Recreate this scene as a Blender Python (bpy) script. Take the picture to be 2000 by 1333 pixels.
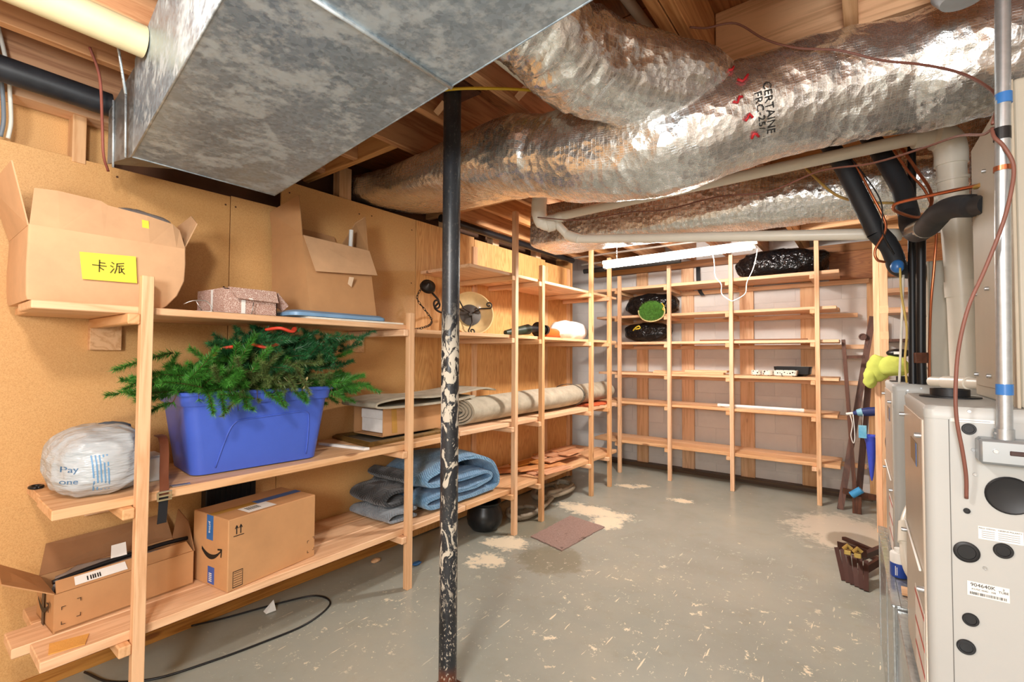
import bpy, bmesh, math, random
from mathutils import Vector as V, Matrix, noise
R = math.radians
scn = bpy.context.scene
col = scn.collection
for o in list(bpy.data.objects): bpy.data.objects.remove(o)

# ------------------------------------------------------------------ camera, world, lamps, exposure
def look(yaw, pitch, roll):
    f = V((-math.sin(yaw)*math.cos(pitch), math.cos(yaw)*math.cos(pitch), math.sin(pitch)))
    r = V((math.cos(yaw), math.sin(yaw), 0)); u = r.cross(f)
    r2 = r*math.cos(roll)+u*math.sin(roll); u2 = r2.cross(f)
    m = Matrix((r2, u2, -f)).transposed()
    return m.to_4x4()
cam = bpy.data.objects.new('camera', bpy.data.cameras.new('camera')); col.objects.link(cam)
cam.data.sensor_width = 36; cam.data.lens = 923.43/2000*36; cam.data.clip_start = .02
cam.matrix_world = Matrix.Translation((0, 0, 1.37)) @ look(.645012, .02845, .004816)
scn.camera = cam
w = bpy.data.worlds.new('world'); scn.world = w; w.use_nodes = True
w.node_tree.nodes['Background'].inputs[0].default_value = (.9, .95, 1, 1)
w.node_tree.nodes['Background'].inputs[1].default_value = .25
scn.view_settings.view_transform = 'Standard'; scn.view_settings.look = 'None'
scn.view_settings.gamma = 1; scn.view_settings.use_curve_mapping = False
scn.view_settings.exposure = .52
def lamp(name, loc, power, radius, colr):
    l = bpy.data.lights.new(name, 'POINT'); l.energy = power; l.shadow_soft_size = radius; l.color = colr
    o = bpy.data.objects.new(name, l); col.objects.link(o); o.location = loc; return o
lamp('bulb_by_the_duct', (-.75, -.10, 2.22), 50, .08, (1, .95, .88))
lamp('fill_behind_camera', (.05, -1.20, 1.72), 150, .28, (.93, .97, 1))  # cool soft fill added behind the camera like a flash, not a room bulb
lamp('fill_over_the_floor', (-1.15, 3.52, 2.36), 100, .09, (1, .97, .93))  # added fill lamp that brightens the far floor and back wall, no known bulb
TUBE_EMIT = 36

# ------------------------------------------------------------------ node helpers and materials
def nd(nt, typ, ins=None, **props):
    n = nt.nodes.new(typ)
    for k, v in props.items(): setattr(n, k, v)
    for k, v in (ins or {}).items():
        if isinstance(v, bpy.types.NodeSocket): nt.links.new(v, n.inputs[k])
        else: n.inputs[k].default_value = v
    return n
def c4(c):
    f = lambda u: ((u/255+.055)/1.055)**2.4 if u > 10 else u/255/12.92
    return (f(c[0]), f(c[1]), f(c[2]), 1)
def newmat(name):
    m = bpy.data.materials.new(name); m.use_nodes = True
    nt = m.node_tree; return m, nt, nt.nodes['Principled BSDF']
def mth(nt, op, a, b=None, c=None, clamp=False):
    n = nt.nodes.new('ShaderNodeMath'); n.operation = op; n.use_clamp = clamp
    for i, v in enumerate((a, b, c)):
        if v is None: continue
        if isinstance(v, bpy.types.NodeSocket): nt.links.new(v, n.inputs[i])
        else: n.inputs[i].default_value = v
    return n.outputs[0]
def mixc(nt, fac, a, b, mode='MIX'):
    n = nt.nodes.new('ShaderNodeMix'); n.data_type = 'RGBA'; n.blend_type = mode
    for k, v in ((0, fac), (6, a), (7, b)):
        if isinstance(v, bpy.types.NodeSocket): nt.links.new(v, n.inputs[k])
        else: n.inputs[k].default_value = v
    return n.outputs[2]
def ramp(nt, fac, stops):
    n = nt.nodes.new('ShaderNodeValToRGB'); nt.links.new(fac, n.inputs[0])
    e = n.color_ramp.elements
    while len(e) < len(stops): e.new(.5)
    for i, (p, c) in enumerate(stops):
        e[i].position = p; e[i].color = c if len(c) == 4 else (*c, 1)
    return n.outputs[0]
def step(nt, x, a, b): return nd(nt, 'ShaderNodeMapRange', {0: x, 1: a, 2: b, 3: 0., 4: 1.}, interpolation_type='SMOOTHSTEP').outputs[0]
def objco(nt, scale=(1, 1, 1), rnd=40, kind='Object'):
    tc = nd(nt, 'ShaderNodeTexCoord').outputs[kind]
    if rnd:
        oi = nd(nt, 'ShaderNodeObjectInfo').outputs['Random']
        s = nd(nt, 'ShaderNodeVectorMath', {0: (7.3*rnd/40, 3.1*rnd/40, 5.7*rnd/40)}, operation='SCALE'); nt.links.new(oi, s.inputs['Scale'])
        tc = nd(nt, 'ShaderNodeVectorMath', {0: tc, 1: s.outputs[0]}, operation='ADD').outputs[0]
    return nd(nt, 'ShaderNodeMapping', {0: tc, 3: scale}).outputs[0]
def noisef(nt, vec, scale, detail=3, rough=.5, dist=0):
    return nd(nt, 'ShaderNodeTexNoise', {'Vector': vec, 'Scale': scale, 'Detail': detail, 'Roughness': rough, 'Distortion': dist}).outputs[0]
def bump(nt, b, h, strength=.3, dist=.01):
    nt.links.new(nd(nt, 'ShaderNodeBump', {'Height': h, 'Strength': strength, 'Distance': dist}).outputs[0], b.inputs['Normal'])
MC = {}
def M(name, c, rough=.6, metal=0, var=.12, sc=8, bs=0, bsc=120, bd=.004, rnd=0, stretch=(1, 1, 1), coat=0, trans=0, ior=1.45, sheen=0, c2=None, emit=None):
    if name in MC: return MC[name]
    m, nt, b = newmat(name); vec = objco(nt, stretch)
    n = noisef(nt, vec, sc, 5, .6)
    A = c4(c); B = c4(c2) if c2 else tuple(min(1, x*(1+var)) for x in A[:3])+(1,)
    A2 = A if c2 else tuple(x*(1-var) for x in A[:3])+(1,)
    cc = ramp(nt, n, [(.3, A2), (.7, B)])
    if rnd:
        oi = nd(nt, 'ShaderNodeObjectInfo').outputs['Random']
        v = mth(nt, 'MULTIPLY_ADD', oi, rnd, 1-rnd/2)
        h = nd(nt, 'ShaderNodeHueSaturation', {'Value': v, 'Color': cc}); cc = h.outputs[0]
    nt.links.new(cc, b.inputs['Base Color'])
    b.inputs['Roughness'].default_value = rough; b.inputs['Metallic'].default_value = metal
    b.inputs['Coat Weight'].default_value = coat; b.inputs['Transmission Weight'].default_value = trans; b.inputs['IOR'].default_value = ior
    if sheen: b.inputs['Sheen Weight'].default_value = sheen
    if bs: bump(nt, b, noisef(nt, vec, bsc, 3), bs, bd)
    if emit: b.inputs['Emission Color'].default_value = emit[0]; b.inputs['Emission Strength'].default_value = emit[1]
    MC[name] = m; return m
def wood(axis, name='pine', c1=(228, 184, 141), c2=(208, 157, 112), knot=(120, 66, 32), rough=.55):
    key = name+axis
    if key in MC: return MC[key]
    m, nt, b = newmat(key)
    s = {'x': (.55, 9, 9), 'y': (9, .55, 9), 'z': (9, 9, .55)}[axis]
    vec = objco(nt, s)
    big = noisef(nt, vec, 1.6, 2, .5, .6)
    rings = mth(nt, 'FRACT', mth(nt, 'MULTIPLY', big, 4.5))
    rings = mth(nt, 'ABSOLUTE', mth(nt, 'SUBTRACT', rings, .5))
    fine = noisef(nt, vec, 22, 3, .6)
    f = mth(nt, 'ADD', mth(nt, 'MULTIPLY', rings, .8), mth(nt, 'MULTIPLY', fine, .45))
    cc = ramp(nt, f, [(.16, c4(c2)), (.5, c4(c1)), (.9, tuple(min(1, x*1.1) for x in c4(c1)[:3]))])
    ks = {'x': (1.6, 5, 5), 'y': (5, 1.6, 5), 'z': (5, 5, 1.6)}[axis]
    vo = nd(nt, 'ShaderNodeTexVoronoi', {'Vector': objco(nt, ks), 'Scale': 1.1}).outputs['Distance']
    k = step(nt, vo, .10, .045)
    cc = mixc(nt, mth(nt, 'MULTIPLY', k, .75), cc, c4(knot))
    oi = nd(nt, 'ShaderNodeObjectInfo').outputs['Random']
    h = nd(nt, 'ShaderNodeHueSaturation', {'Value': mth(nt, 'MULTIPLY_ADD', oi, .22, .9), 'Saturation': mth(nt, 'MULTIPLY_ADD', oi, -.2, 1.1), 'Color': cc})
    nt.links.new(h.outputs[0], b.inputs['Base Color']); b.inputs['Roughness'].default_value = rough
    bump(nt, b, f, .12, .002); MC[key] = m; return m
def m_plywood(axis, name='plywood', c1=(224, 170, 106), c2=(203, 142, 80), sc=1.):
    key = name+axis
    if key in MC: return MC[key]
    m, nt, b = newmat(key)
    s = {'x': (.35, 3.2, 3.2), 'y': (3.2, .35, 3.2), 'z': (3.2, 3.2, .35)}[axis]
    vec = objco(nt, tuple(v*sc for v in s))
    g = noisef(nt, vec, 2.2, 3, .5, 1.2)
    rings = mth(nt, 'ABSOLUTE', mth(nt, 'SUBTRACT', mth(nt, 'FRACT', mth(nt, 'MULTIPLY', g, 14.)), .5))
    fine = noisef(nt, vec, 40, 3, .6)
    f = mth(nt, 'ADD', mth(nt, 'MULTIPLY', rings, .8), mth(nt, 'MULTIPLY', fine, .5))
    cc = ramp(nt, f, [(.2, c4(c2)), (.55, c4(c1)), (.9, tuple(min(1, x*1.12) for x in c4(c1)[:3]))])
    nt.links.new(cc, b.inputs['Base Color']); b.inputs['Roughness'].default_value = .55
    bump(nt, b, f, .1, .002); MC[key] = m; return m
def m_particle():
    if 'particleboard' in MC: return MC['particleboard']
    m, nt, b = newmat('particleboard'); vec = objco(nt)
    f = noisef(nt, vec, 260, 3, .7); g = noisef(nt, vec, 1.7, 4, .55); s = noisef(nt, vec, 9, 5, .7)
    cc = ramp(nt, f, [(.25, c4((188, 138, 82))), (.5, c4((213, 164, 104))), (.8, c4((226, 182, 124)))])
    cc = mixc(nt, mth(nt, 'MULTIPLY', step(nt, g, .42, .68), .35), cc, c4((203, 146, 80)))
    cc = mixc(nt, mth(nt, 'MULTIPLY', step(nt, s, .68, .76), .25), cc, c4((168, 112, 58)))
    nt.links.new(cc, b.inputs['Base Color']); b.inputs['Roughness'].default_value = .5
    bump(nt, b, f, .06, .002); MC['particleboard'] = m; return m
def m_floor():
    m, nt, b = newmat('painted_concrete'); vec = objco(nt, rnd=0)
    sep = nd(nt, 'ShaderNodeSeparateXYZ', {0: vec}); X, Y = sep.outputs[0], sep.outputs[1]
    n1 = noisef(nt, vec, 1.3, 6, .6); n2 = noisef(nt, vec, 7, 8, .7); n3 = noisef(nt, vec, 30, 6, .7)
    paint = ramp(nt, n1, [(.3, c4((146, 149, 139))), (.5, c4((158, 161, 151))), (.72, c4((170, 169, 155)))])
    paint = mixc(nt, mth(nt, 'MULTIPLY', step(nt, n2, .5, .75), .25), paint, c4((138, 132, 106)))
    nmix = mth(nt, 'ADD', mth(nt, 'MULTIPLY', n2, .62), mth(nt, 'MULTIPLY', n3, .38))
    def blob(px, py, rx, ry, jit, soft=.25, nz=nmix):
        dx = mth(nt, 'DIVIDE', mth(nt, 'SUBTRACT', X, px), rx); dy = mth(nt, 'DIVIDE', mth(nt, 'SUBTRACT', Y, py), ry)
        d = mth(nt, 'SQRT', mth(nt, 'ADD', mth(nt, 'MULTIPLY', dx, dx), mth(nt, 'MULTIPLY', dy, dy)))
        d = mth(nt, 'ADD', d, mth(nt, 'MULTIPLY', mth(nt, 'SUBTRACT', nz, .5), jit))
        return step(nt, d, 1+soft, 1-soft)
    def mx(a, b_): return mth(nt, 'MAXIMUM', a, b_)
    wear = blob(-1.95, 3.78, .30, .13, 4.5)
    wear = mx(wear, blob(-1.72, 3.62, .12, .16, 4.5))
    for p in ((-2.12, 2.76, .14, .12), (-2.02, 4.70, .10, .06), (-1.90, 4.82, .06, .05), (-1.42, 4.55, .09, .06), (-2.05, 2.45, .10, .1)):
        wear = mx(wear, blob(*p, 6))
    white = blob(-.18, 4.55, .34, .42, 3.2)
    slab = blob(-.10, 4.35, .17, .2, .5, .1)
    # chipped flecks and scrapes
    reg = mx(blob(-.85, 2.35, .95, .95, 1.5, .6), mth(nt, 'MULTIPLY', blob(-2.1, 1.5, .35, .5, 2, .5), .8))
    reg = mx(reg, blob(-.1, 2.0, .35, 1.2, 1., .5))
    flk = mx(step(nt, noisef(nt, vec, 10, 9, .78), .60, .615), step(nt, noisef(nt, vec, 34, 5, .7), .645, .66))
    rot = nd(nt, 'ShaderNodeMapping', {0: vec, 2: (0, 0, .5), 3: (30, 3.2, 1)}).outputs[0]
    rot2 = nd(nt, 'ShaderNodeMapping', {0: vec, 2: (0, 0, -.75), 3: (34, 3.6, 1)}).outputs[0]
    scr = mx(step(nt, noisef(nt, rot, 1.6, 3, .55), .69, .70), step(nt, noisef(nt, rot2, 1.6, 3, .55), .70, .71))
    chips = mth(nt, 'MULTIPLY', mx(flk, scr), reg)
    few = mth(nt, 'MULTIPLY', step(nt, noisef(nt, vec, 11, 6, .7), .66, .68), .8)
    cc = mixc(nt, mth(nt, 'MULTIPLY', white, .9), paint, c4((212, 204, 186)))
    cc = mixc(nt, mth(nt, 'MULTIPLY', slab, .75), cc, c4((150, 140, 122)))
    wet = mx(blob(-1.72, 2.72, .22, .2, 2.2, .2), blob(-2.2, 3.15, .25, .3, 2.5, .3))
    cc = mixc(nt, mth(nt, 'MULTIPLY', wet, .5), cc, c4((118, 108, 78)))
    cc = mixc(nt, mth(nt, 'MULTIPLY', mx(mx(wear, chips), few), .92), cc, c4((232, 219, 192)))
    nt.links.new(cc, b.inputs['Base Color'])
    nt.links.new(mth(nt, 'MULTIPLY_ADD', mx(wear, chips), .35, .26), b.inputs['Roughness'])
    hh = mth(nt, 'ADD', mth(nt, 'MULTIPLY', n3, .35), mth(nt, 'MULTIPLY', mx(wear, chips), -.6))
    bump(nt, b, hh, .12, .004); return m
def m_galv(name='galvanized', base=(158, 176, 190), white=.7, rough=.38):
    if name in MC: return MC[name]
    m, nt, b = newmat(name); vec = objco(nt, rnd=0)
    vo = nd(nt, 'ShaderNodeTexVoronoi', {'Vector': vec, 'Scale': 80.}).outputs['Color']
    sp = nd(nt, 'ShaderNodeSeparateColor', {0: vo}).outputs[0]
    n = noisef(nt, vec, 5, 8, .68); n2 = noisef(nt, vec, 28, 6, .65)
    A = c4(base)
    cc = ramp(nt, sp, [(0, tuple(x*.85 for x in A[:3])), (.5, A), (1, tuple(min(1, x*1.12) for x in A[:3]))])
    ox = mth(nt, 'MULTIPLY', step(nt, mth(nt, 'ADD', mth(nt, 'MULTIPLY', n, .7), mth(nt, 'MULTIPLY', n2, .4)), .52, .64), white)
    cc = mixc(nt, ox, cc, c4((208, 218, 222)))
    nt.links.new(cc, b.inputs['Base Color'])
    b.inputs['Metallic'].default_value = .6
    nt.links.new(mth(nt, 'ADD', mth(nt, 'MULTIPLY_ADD', ox, .4, rough-.06), mth(nt, 'MULTIPLY', sp, .14)), b.inputs['Roughness'])
    bump(nt, b, n2, .05, .002); MC[name] = m; return m
def m_foil(name='foil_facing', warm=0.):
    if name in MC: return MC[name]
    m, nt, b = newmat(name); vec = objco(nt, rnd=0)
    uv = nd(nt, 'ShaderNodeTexCoord').outputs['UV']
    br = nd(nt, 'ShaderNodeTexBrick', {'Vector': uv, 'Color1': (1, 1, 1, 1), 'Color2': (1, 1, 1, 1), 'Mortar': (0, 0, 0, 1), 'Scale': 1., 'Mortar Size': .0012, 'Brick Width': .016, 'Row Height': .014})
    br.offset = 0
    n = noisef(nt, vec, 14, 5, .65); vo = nd(nt, 'ShaderNodeTexVoronoi', {'Vector': vec, 'Scale': 34.}, feature='F1').outputs['Distance']
    cc = ramp(nt, n, [(.3, c4((214, 214, 212))), (.7, c4((240, 241, 242)))])
    cc = mixc(nt, mth(nt, 'MULTIPLY', mth(nt, 'SUBTRACT', 1., br.outputs['Fac']), 0.), cc, (1, 1, 1, 1))
    cc = mixc(nt, mth(nt, 'MULTIPLY', br.outputs['Fac'], .14), cc, c4((245, 245, 245)))
    nt.links.new(cc, b.inputs['Base Color']); b.inputs['Metallic'].default_value = .92
    nt.links.new(mth(nt, 'ADD', mth(nt, 'MULTIPLY', br.outputs['Fac'], .05), mth(nt, 'MULTIPLY_ADD', n, .16, .16)), b.inputs['Roughness'])
    h = mth(nt, 'ADD', mth(nt, 'ADD', mth(nt, 'MULTIPLY', n, .8), mth(nt, 'MULTIPLY', vo, .6)), mth(nt, 'MULTIPLY', noisef(nt, vec, 60, 4, .6), .12))
    bump(nt, b, mth(nt, 'ADD', h, mth(nt, 'MULTIPLY', br.outputs['Fac'], .02)), .42, .014); MC[name] = m; return m
def m_block():
    m, nt, b = newmat('white_block_paint'); vec = objco(nt, rnd=40)
    n = noisef(nt, vec, 2.2, 6, .6); f = noisef(nt, vec, 70, 4, .7)
    cc = ramp(nt, n, [(.3, c4((208, 202, 197))), (.6, c4((224, 218, 212))), (.8, c4((228, 220, 210)))])
    nt.links.new(cc, b.inputs['Base Color']); b.inputs['Roughness'].default_value = .7
    bump(nt, b, f, .25, .003); return m
def m_splatter():
    m, nt, b = newmat('black_paint_with_plaster'); vec = objco(nt, (1, 1, .55), rnd=0)
    sep = nd(nt, 'ShaderNodeSeparateXYZ', {0: objco(nt, rnd=0)}); Z = sep.outputs[2]
    n = noisef(nt, vec, 24, 6, .62, 1.4); sp = noisef(nt, vec, 130, 3, .6)
    band = mth(nt, 'MULTIPLY', step(nt, Z, 1.62, 1.35), step(nt, Z, .30, .5))
    low = step(nt, Z, .85, .45)
    big = mth(nt, 'MULTIPLY', step(nt, mth(nt, 'ADD', n, mth(nt, 'MULTIPLY', noisef(nt, vec, 3, 2), .35)), .69, .72), band)
    fl = mth(nt, 'MULTIPLY', step(nt, sp, .60, .64), mth(nt, 'MULTIPLY_ADD', low, .75, .08))
    cc = ramp(nt, noisef(nt, vec, 9, 5, .6), [(.3, c4((24, 26, 30))), (.7, c4((52, 55, 60)))])
    cc = mixc(nt, step(nt, Z, .13, .07), cc, c4((104, 58, 38)))
    cc = mixc(nt, mth(nt, 'MULTIPLY', mth(nt, 'MAXIMUM', big, fl), .9), cc, c4((204, 195, 178)))
    nt.links.new(cc, b.inputs['Base Color']); nt.links.new(mth(nt, 'MULTIPLY_ADD', big, .4, .36), b.inputs['Roughness'])
    bump(nt, b, mth(nt, 'ADD', mth(nt, 'MULTIPLY', big, 1.), mth(nt, 'MULTIPLY', sp, .15)), .5, .004); return m

# ------------------------------------------------------------------ mesh helpers
FR = {}
def finish(o, label, cat, group, kind):
    if label: o['label'] = label
    if cat: o['category'] = cat
    if group: o['group'] = group
    if kind: o['kind'] = kind
def thing(name, label, cat, loc, rotz=0, group=None, local=False, kind=None):
    o = bpy.data.objects.new(name, None); col.objects.link(o); o.empty_display_size = .05
    o.location = loc; o.rotation_euler = (0, 0, rotz); finish(o, label, cat, group, kind)
    FR[o] = Matrix.Identity(4) if local else (Matrix.Translation(loc) @ Matrix.Rotation(rotz, 4, 'Z')).inverted()
    return o
def mk(name, bm, mat, parent=None, smooth=False, label=None, cat=None, group=None, kind=None, keep=False):
    me = bpy.data.meshes.new(name)
    bmesh.ops.recalc_face_normals(bm, faces=bm.faces[:])
    loc = V((0, 0, 0))
    if parent is not None: bm.transform(FR[parent])
    elif not keep and bm.verts:
        xs = [v.co.x for v in bm.verts]; ys = [v.co.y for v in bm.verts]; zs = [v.co.z for v in bm.verts]
        loc = V(((min(xs)+max(xs))/2, (min(ys)+max(ys))/2, min(zs))); bm.transform(Matrix.Translation(-loc))
    if smooth is True:
        for f in bm.faces: f.smooth = True
    elif smooth:                       # smooth by angle in degrees
        for f in bm.faces: f.smooth = True
        for e in bm.edges:
            if len(e.link_faces) == 2 and e.calc_face_angle(0) > R(smooth): e.smooth = False
    bm.to_mesh(me); bm.free()
    for m in (mat if isinstance(mat, (list, tuple)) else [mat]): me.materials.append(m)
    o = bpy.data.objects.new(name, me); col.objects.link(o); o.location = loc
    if parent is not None: o.parent = parent; FR[o] = FR[parent]
    else: FR[o] = Matrix.Translation(-loc)
    finish(o, label, cat, group, kind); return o
def B(): return bmesh.new()
def abox(bm, x0, x1, y0, y1, z0, z1, bev=0., M4=None, mi=0):
    t = bmesh.new(); bmesh.ops.create_cube(t, size=1)
    for v in t.verts: v.co = V((x0+(v.co.x+.5)*(x1-x0), y0+(v.co.y+.5)*(y1-y0), z0+(v.co.z+.5)*(z1-z0)))
    if bev: bmesh.ops.bevel(t, geom=t.edges[:], offset=bev, segments=1 if bev < .006 else 3, affect='EDGES', profile=.5)
    merge(bm, t, M4, mi)
def merge(bm, t, M4=None, mi=0):
    if M4 is not None: t.transform(M4)
    mp = [bm.verts.new(v.co) for v in t.verts]
    t.verts.index_update()
    for f in t.faces:
        try:
            nf = bm.faces.new([mp[v.index] for v in f.verts]); nf.material_index = mi
        except ValueError: pass
    t.free()
def frame(pts):
    """parallel-transport frames along a polyline"""
    n = len(pts); T = []
    for i in range(n):
        a = pts[max(i-1, 0)]; b = pts[min(i+1, n-1)]; T.append((b-a).normalized())
    up = V((0, 0, 1)) if abs(T[0].z) < .9 else V((1, 0, 0))
    N = (up-T[0]*up.dot(T[0])).normalized(); out = []
    for i in range(n):
        N = (N-T[i]*N.dot(T[i])).normalized(); out.append((T[i], N, T[i].cross(N)))
    return out
def spline(pts, n=8):
    """Catmull-Rom through the points"""
    P = [V(p) for p in pts]
    if len(P) < 3: return [P[0].lerp(P[-1], i/max(n, 1)) for i in range(n+1)]
    out = []
    for i in range(len(P)-1):
        p0 = P[i-1] if i else P[0]*2-P[1]; p1, p2 = P[i], P[i+1]; p3 = P[i+2] if i+2 < len(P) else P[-1]*2-P[-2]
        for k in range(n):
            t = k/n; out.append(.5*((2*p1)+(p2-p0)*t+(2*p0-5*p1+4*p2-p3)*t*t+(3*p1-p0-3*p2+p3)*t**3))
    return out+[P[-1]]
def loft(bm, rings, closed=True, caps=True, mi=0):
    vs = [[bm.verts.new(p) for p in r] for r in rings]
    n = len(vs[0])
    for a, b in zip(vs, vs[1:]):
        for i in range(n if closed else n-1):
            try: bm.faces.new((a[i], a[(i+1) % n], b[(i+1) % n], b[i])).material_index = mi
            except ValueError: pass
    if caps and closed:
        for r in (vs[0], vs[-1]):
            try: bm.faces.new(r).material_index = mi
            except ValueError: pass
    return vs
def tube(bm, pts, r, seg=10, caps=True, mi=0, ry=None):
    pts = [V(p) for p in pts]; F = frame(pts); rings = []
    for i, (p, (T, N, Bn)) in enumerate(zip(pts, F)):
        rr = r[i] if isinstance(r, (list, tuple)) else r; r2 = ry if ry else rr
        rings.append([p+N*math.cos(a)*rr+Bn*math.sin(a)*r2 for a in [2*math.pi*k/seg for k in range(seg)]])
    loft(bm, rings, True, caps, mi)
def lathe(bm, prof, M4=None, seg=28, mi=0):
    t = bmesh.new(); M4 = M4 or Matrix.Identity(4)
    rings = [[V((r*math.cos(2*math.pi*k/seg), r*math.sin(2*math.pi*k/seg), z)) for k in range(seg)] for r, z in prof]
    loft(t, rings, True, True); merge(bm, t, M4, mi)
def slab(bm, pts, t, mi=0):
    """flat polygon given thickness t along its normal"""
    P = [V(p) for p in pts]; n = (P[1]-P[0]).cross(P[2]-P[0]).normalized()
    a = [bm.verts.new(p) for p in P]; b = [bm.verts.new(p+n*t) for p in P]; k = len(P)
    bm.faces.new(a).material_index = mi; bm.faces.new(b[::-1]).material_index = mi
    for i in range(k): bm.faces.new((a[i], a[(i+1) % k], b[(i+1) % k], b[i])).material_index = mi
def disc(bm, c, n, r, h, seg=28, prof=None):
    """raised round plug at c facing n"""
    n = V(n).normalized(); M4 = Matrix.Translation(c) @ n.to_track_quat('Z', 'Y').to_matrix().to_4x4()
    lathe(bm, prof or [(r, 0), (r, h*.7), (r*.92, h), (r*.7, h), (r*.66, h*.6), (.001, h*.6)], M4, seg)
def blob(bm, c, size, amp, freq, seed, power=2.4, nu=40, nv=26, flat=None, ridged=True, fold=None):
    """superellipsoid with creases; flat = z below which it is pressed flat"""
    c = V(c); rings = []; off = V((seed*3.7, seed*1.9, seed*5.3))
    sp = lambda x, e: math.copysign(abs(x)**e, x); e = 2/power
    for j in range(nv+1):
        ph = -math.pi/2+math.pi*j/nv; ph = max(min(ph, 1.565), -1.565); ring = []
        for i in range(nu):
            th = 2*math.pi*i/nu
            d = V((sp(math.cos(ph), e)*sp(math.cos(th), e), sp(math.cos(ph), e)*sp(math.sin(th), e), sp(math.sin(ph), e)))
            p = V((d.x*size[0], d.y*size[1], d.z*size[2])); q = p*freq+off
            h = noise.fractal(q, .9, 2.1, 3)
            if ridged: h = (.5-abs(noise.noise(q*1.1)))*1.1+h*.4
            if fold: h += fold(d)
            p = p*(1+amp*h) if p.length else p
            p = c+p
            if flat is not None and p.z < flat: p.z = flat+(p.z-flat)*.06
            ring.append(p)
        rings.append(ring)
    loft(bm, rings, True, True)
def text(name, s, size, M4, mat, parent, thick=.0006, align='CENTER', sx=1.):
    cu = bpy.data.curves.new(name, 'FONT'); cu.body = s; cu.size = size; cu.align_x = align; cu.align_y = 'CENTER'; cu.extrude = thick/2; cu.resolution_u = 3
    ob = bpy.data.objects.new(name, cu); col.objects.link(ob)
    dg = bpy.context.evaluated_depsgraph_get(); me = ob.evaluated_get(dg).to_mesh()
    bm = B(); bm.from_mesh(me); ob.evaluated_get(dg).to_mesh_clear(); bpy.data.objects.remove(ob); bpy.data.curves.remove(cu)
    bm.transform(M4 @ Matrix.Diagonal((sx, 1, 1, 1)))
    return mk(name, bm, mat, parent)
def plane_m(o, ux, uy):
    """matrix taking the xy plane to origin o with axes ux, uy"""
    ux = V(ux).normalized(); uy = V(uy).normalized(); n = ux.cross(uy).normalized()
    m = Matrix((ux, uy, n)).transposed().to_4x4(); return Matrix.Translation(o) @ m
def copy_tree(o, parent=None):
    c = o.copy(); col.objects.link(c); c.parent = parent; FR[c] = FR.get(o)
    for ch in list(o.children):
        if ch != c: copy_tree(ch, c)
    return c
def stroke(bm, pts, wd, M4, t=.0008):
    """thick pen stroke of a glyph, in the plane M4"""
    for (a, b) in zip(pts, pts[1:]):
        a = V((*a, 0)); b = V((*b, 0)); d = (b-a).normalized(); n = V((-d.y, d.x, 0))*wd/2; e = d*wd*.3
        slab(bm, [M4 @ (a-e-n), M4 @ (b+e-n), M4 @ (b+e+n), M4 @ (a-e+n)], t)
P_ = wood                                                    # shorthand

# ------------------------------------------------------------------ the room
PB = m_particle(); BLK = m_block()
m = B(); abox(m, -3.7, 1.45, -2.45, 5.95, -.12, 0)
mk('floor', m, m_floor(), kind='structure', keep=True)
DARKW = M('dark_timber', (92, 58, 36), .7, var=.3, sc=5)
m = B(); abox(m, -2.98, -2.90, -2.45, 4.72, 0, 2.72)
wl = mk('wall_left', m, DARKW, kind='structure', keep=True)
def part_box(name, dims, mat, parent, bev=.0015, **k):
    b = B(); abox(b, *dims, bev); return mk(name, b, mat, parent, **k)
for (y0, y1, zt) in ((-2.44, -1.35, 2.21), (-1.345, 1.098, 2.21), (1.102, 1.37, 2.215), (1.373, 2.398, 2.385)):
    part_box('particleboard_panel', (-2.735, -2.72, y0, y1, .01, zt), PB, wl)
PLY = m_plywood('z')
for (y0, y1, zt) in ((2.402, 3.06, 2.385), (3.064, 4.19, 2.37), (4.194, 4.70, 2.35)):
    part_box('plywood_panel', (-2.735, -2.718, y0, y1, .01, zt), PLY, wl)
for y in (3.06, 4.19, 4.66):
    part_box('batten', (-2.718, -2.70, y-.028, y+.028, .01, 2.30 if y < 4.5 else 2.34), P_('z'), wl)
part_box('top_plate', (-2.80, -2.70, -2.44, .62, 2.395, 2.432), P_('y'), wl)
part_box('upper_panel', (-2.83, -2.81, -2.44, .62, 2.1, 2.47), PB, wl)
for y in (-.55, -.05, .465): part_box('stud', (-2.805, -2.715, y, y+.045, 2.19, 2.396), P_('z'), wl)
for y in (1.76, 2.72, 3.34, 4.05): part_box('stud', (-2.81, -2.738, y, y+.09, 2.1, 2.60), P_('z'), wl)
for (y, z) in ((.62, 2.17), (1.075, 2.16), (1.125, 2.16), (1.075, 1.72), (1.075, 1.60), (1.42, 2.32), (1.9, 2.31), (2.36, 2.30), (2.44, 2.33), (.9, .13), (1.2, .12), (.5, .11), (2.36, 1.9), (2.0, 2.32)):
    b = B(); disc(b, (-2.7205, y, z), (1, 0, 0), .005, .0015, 10, [(.005, 0), (.005, .001), (.001, .0012)]); mk('nail_head', b, DARKW, wl)
part_box('foot_board', (-2.722, -2.712, -2.4, 2.38, .0, .055), wood('y', 'aged_pine', (196, 140, 78), (160, 104, 52)), wl)
# end of the partition and the alcove beyond it
part_box('end_stud', (-2.90, -2.70, 4.70, 4.74, 0, 2.48), wood('z', 'aged_pine', (196, 140, 78), (160, 104, 52)), wl)
m = B(); abox(m, -3.75, -3.62, 4.5, 5.95, 0, 2.72); mk('wall_alcove', m, BLK, kind='structure', keep=True)
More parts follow.
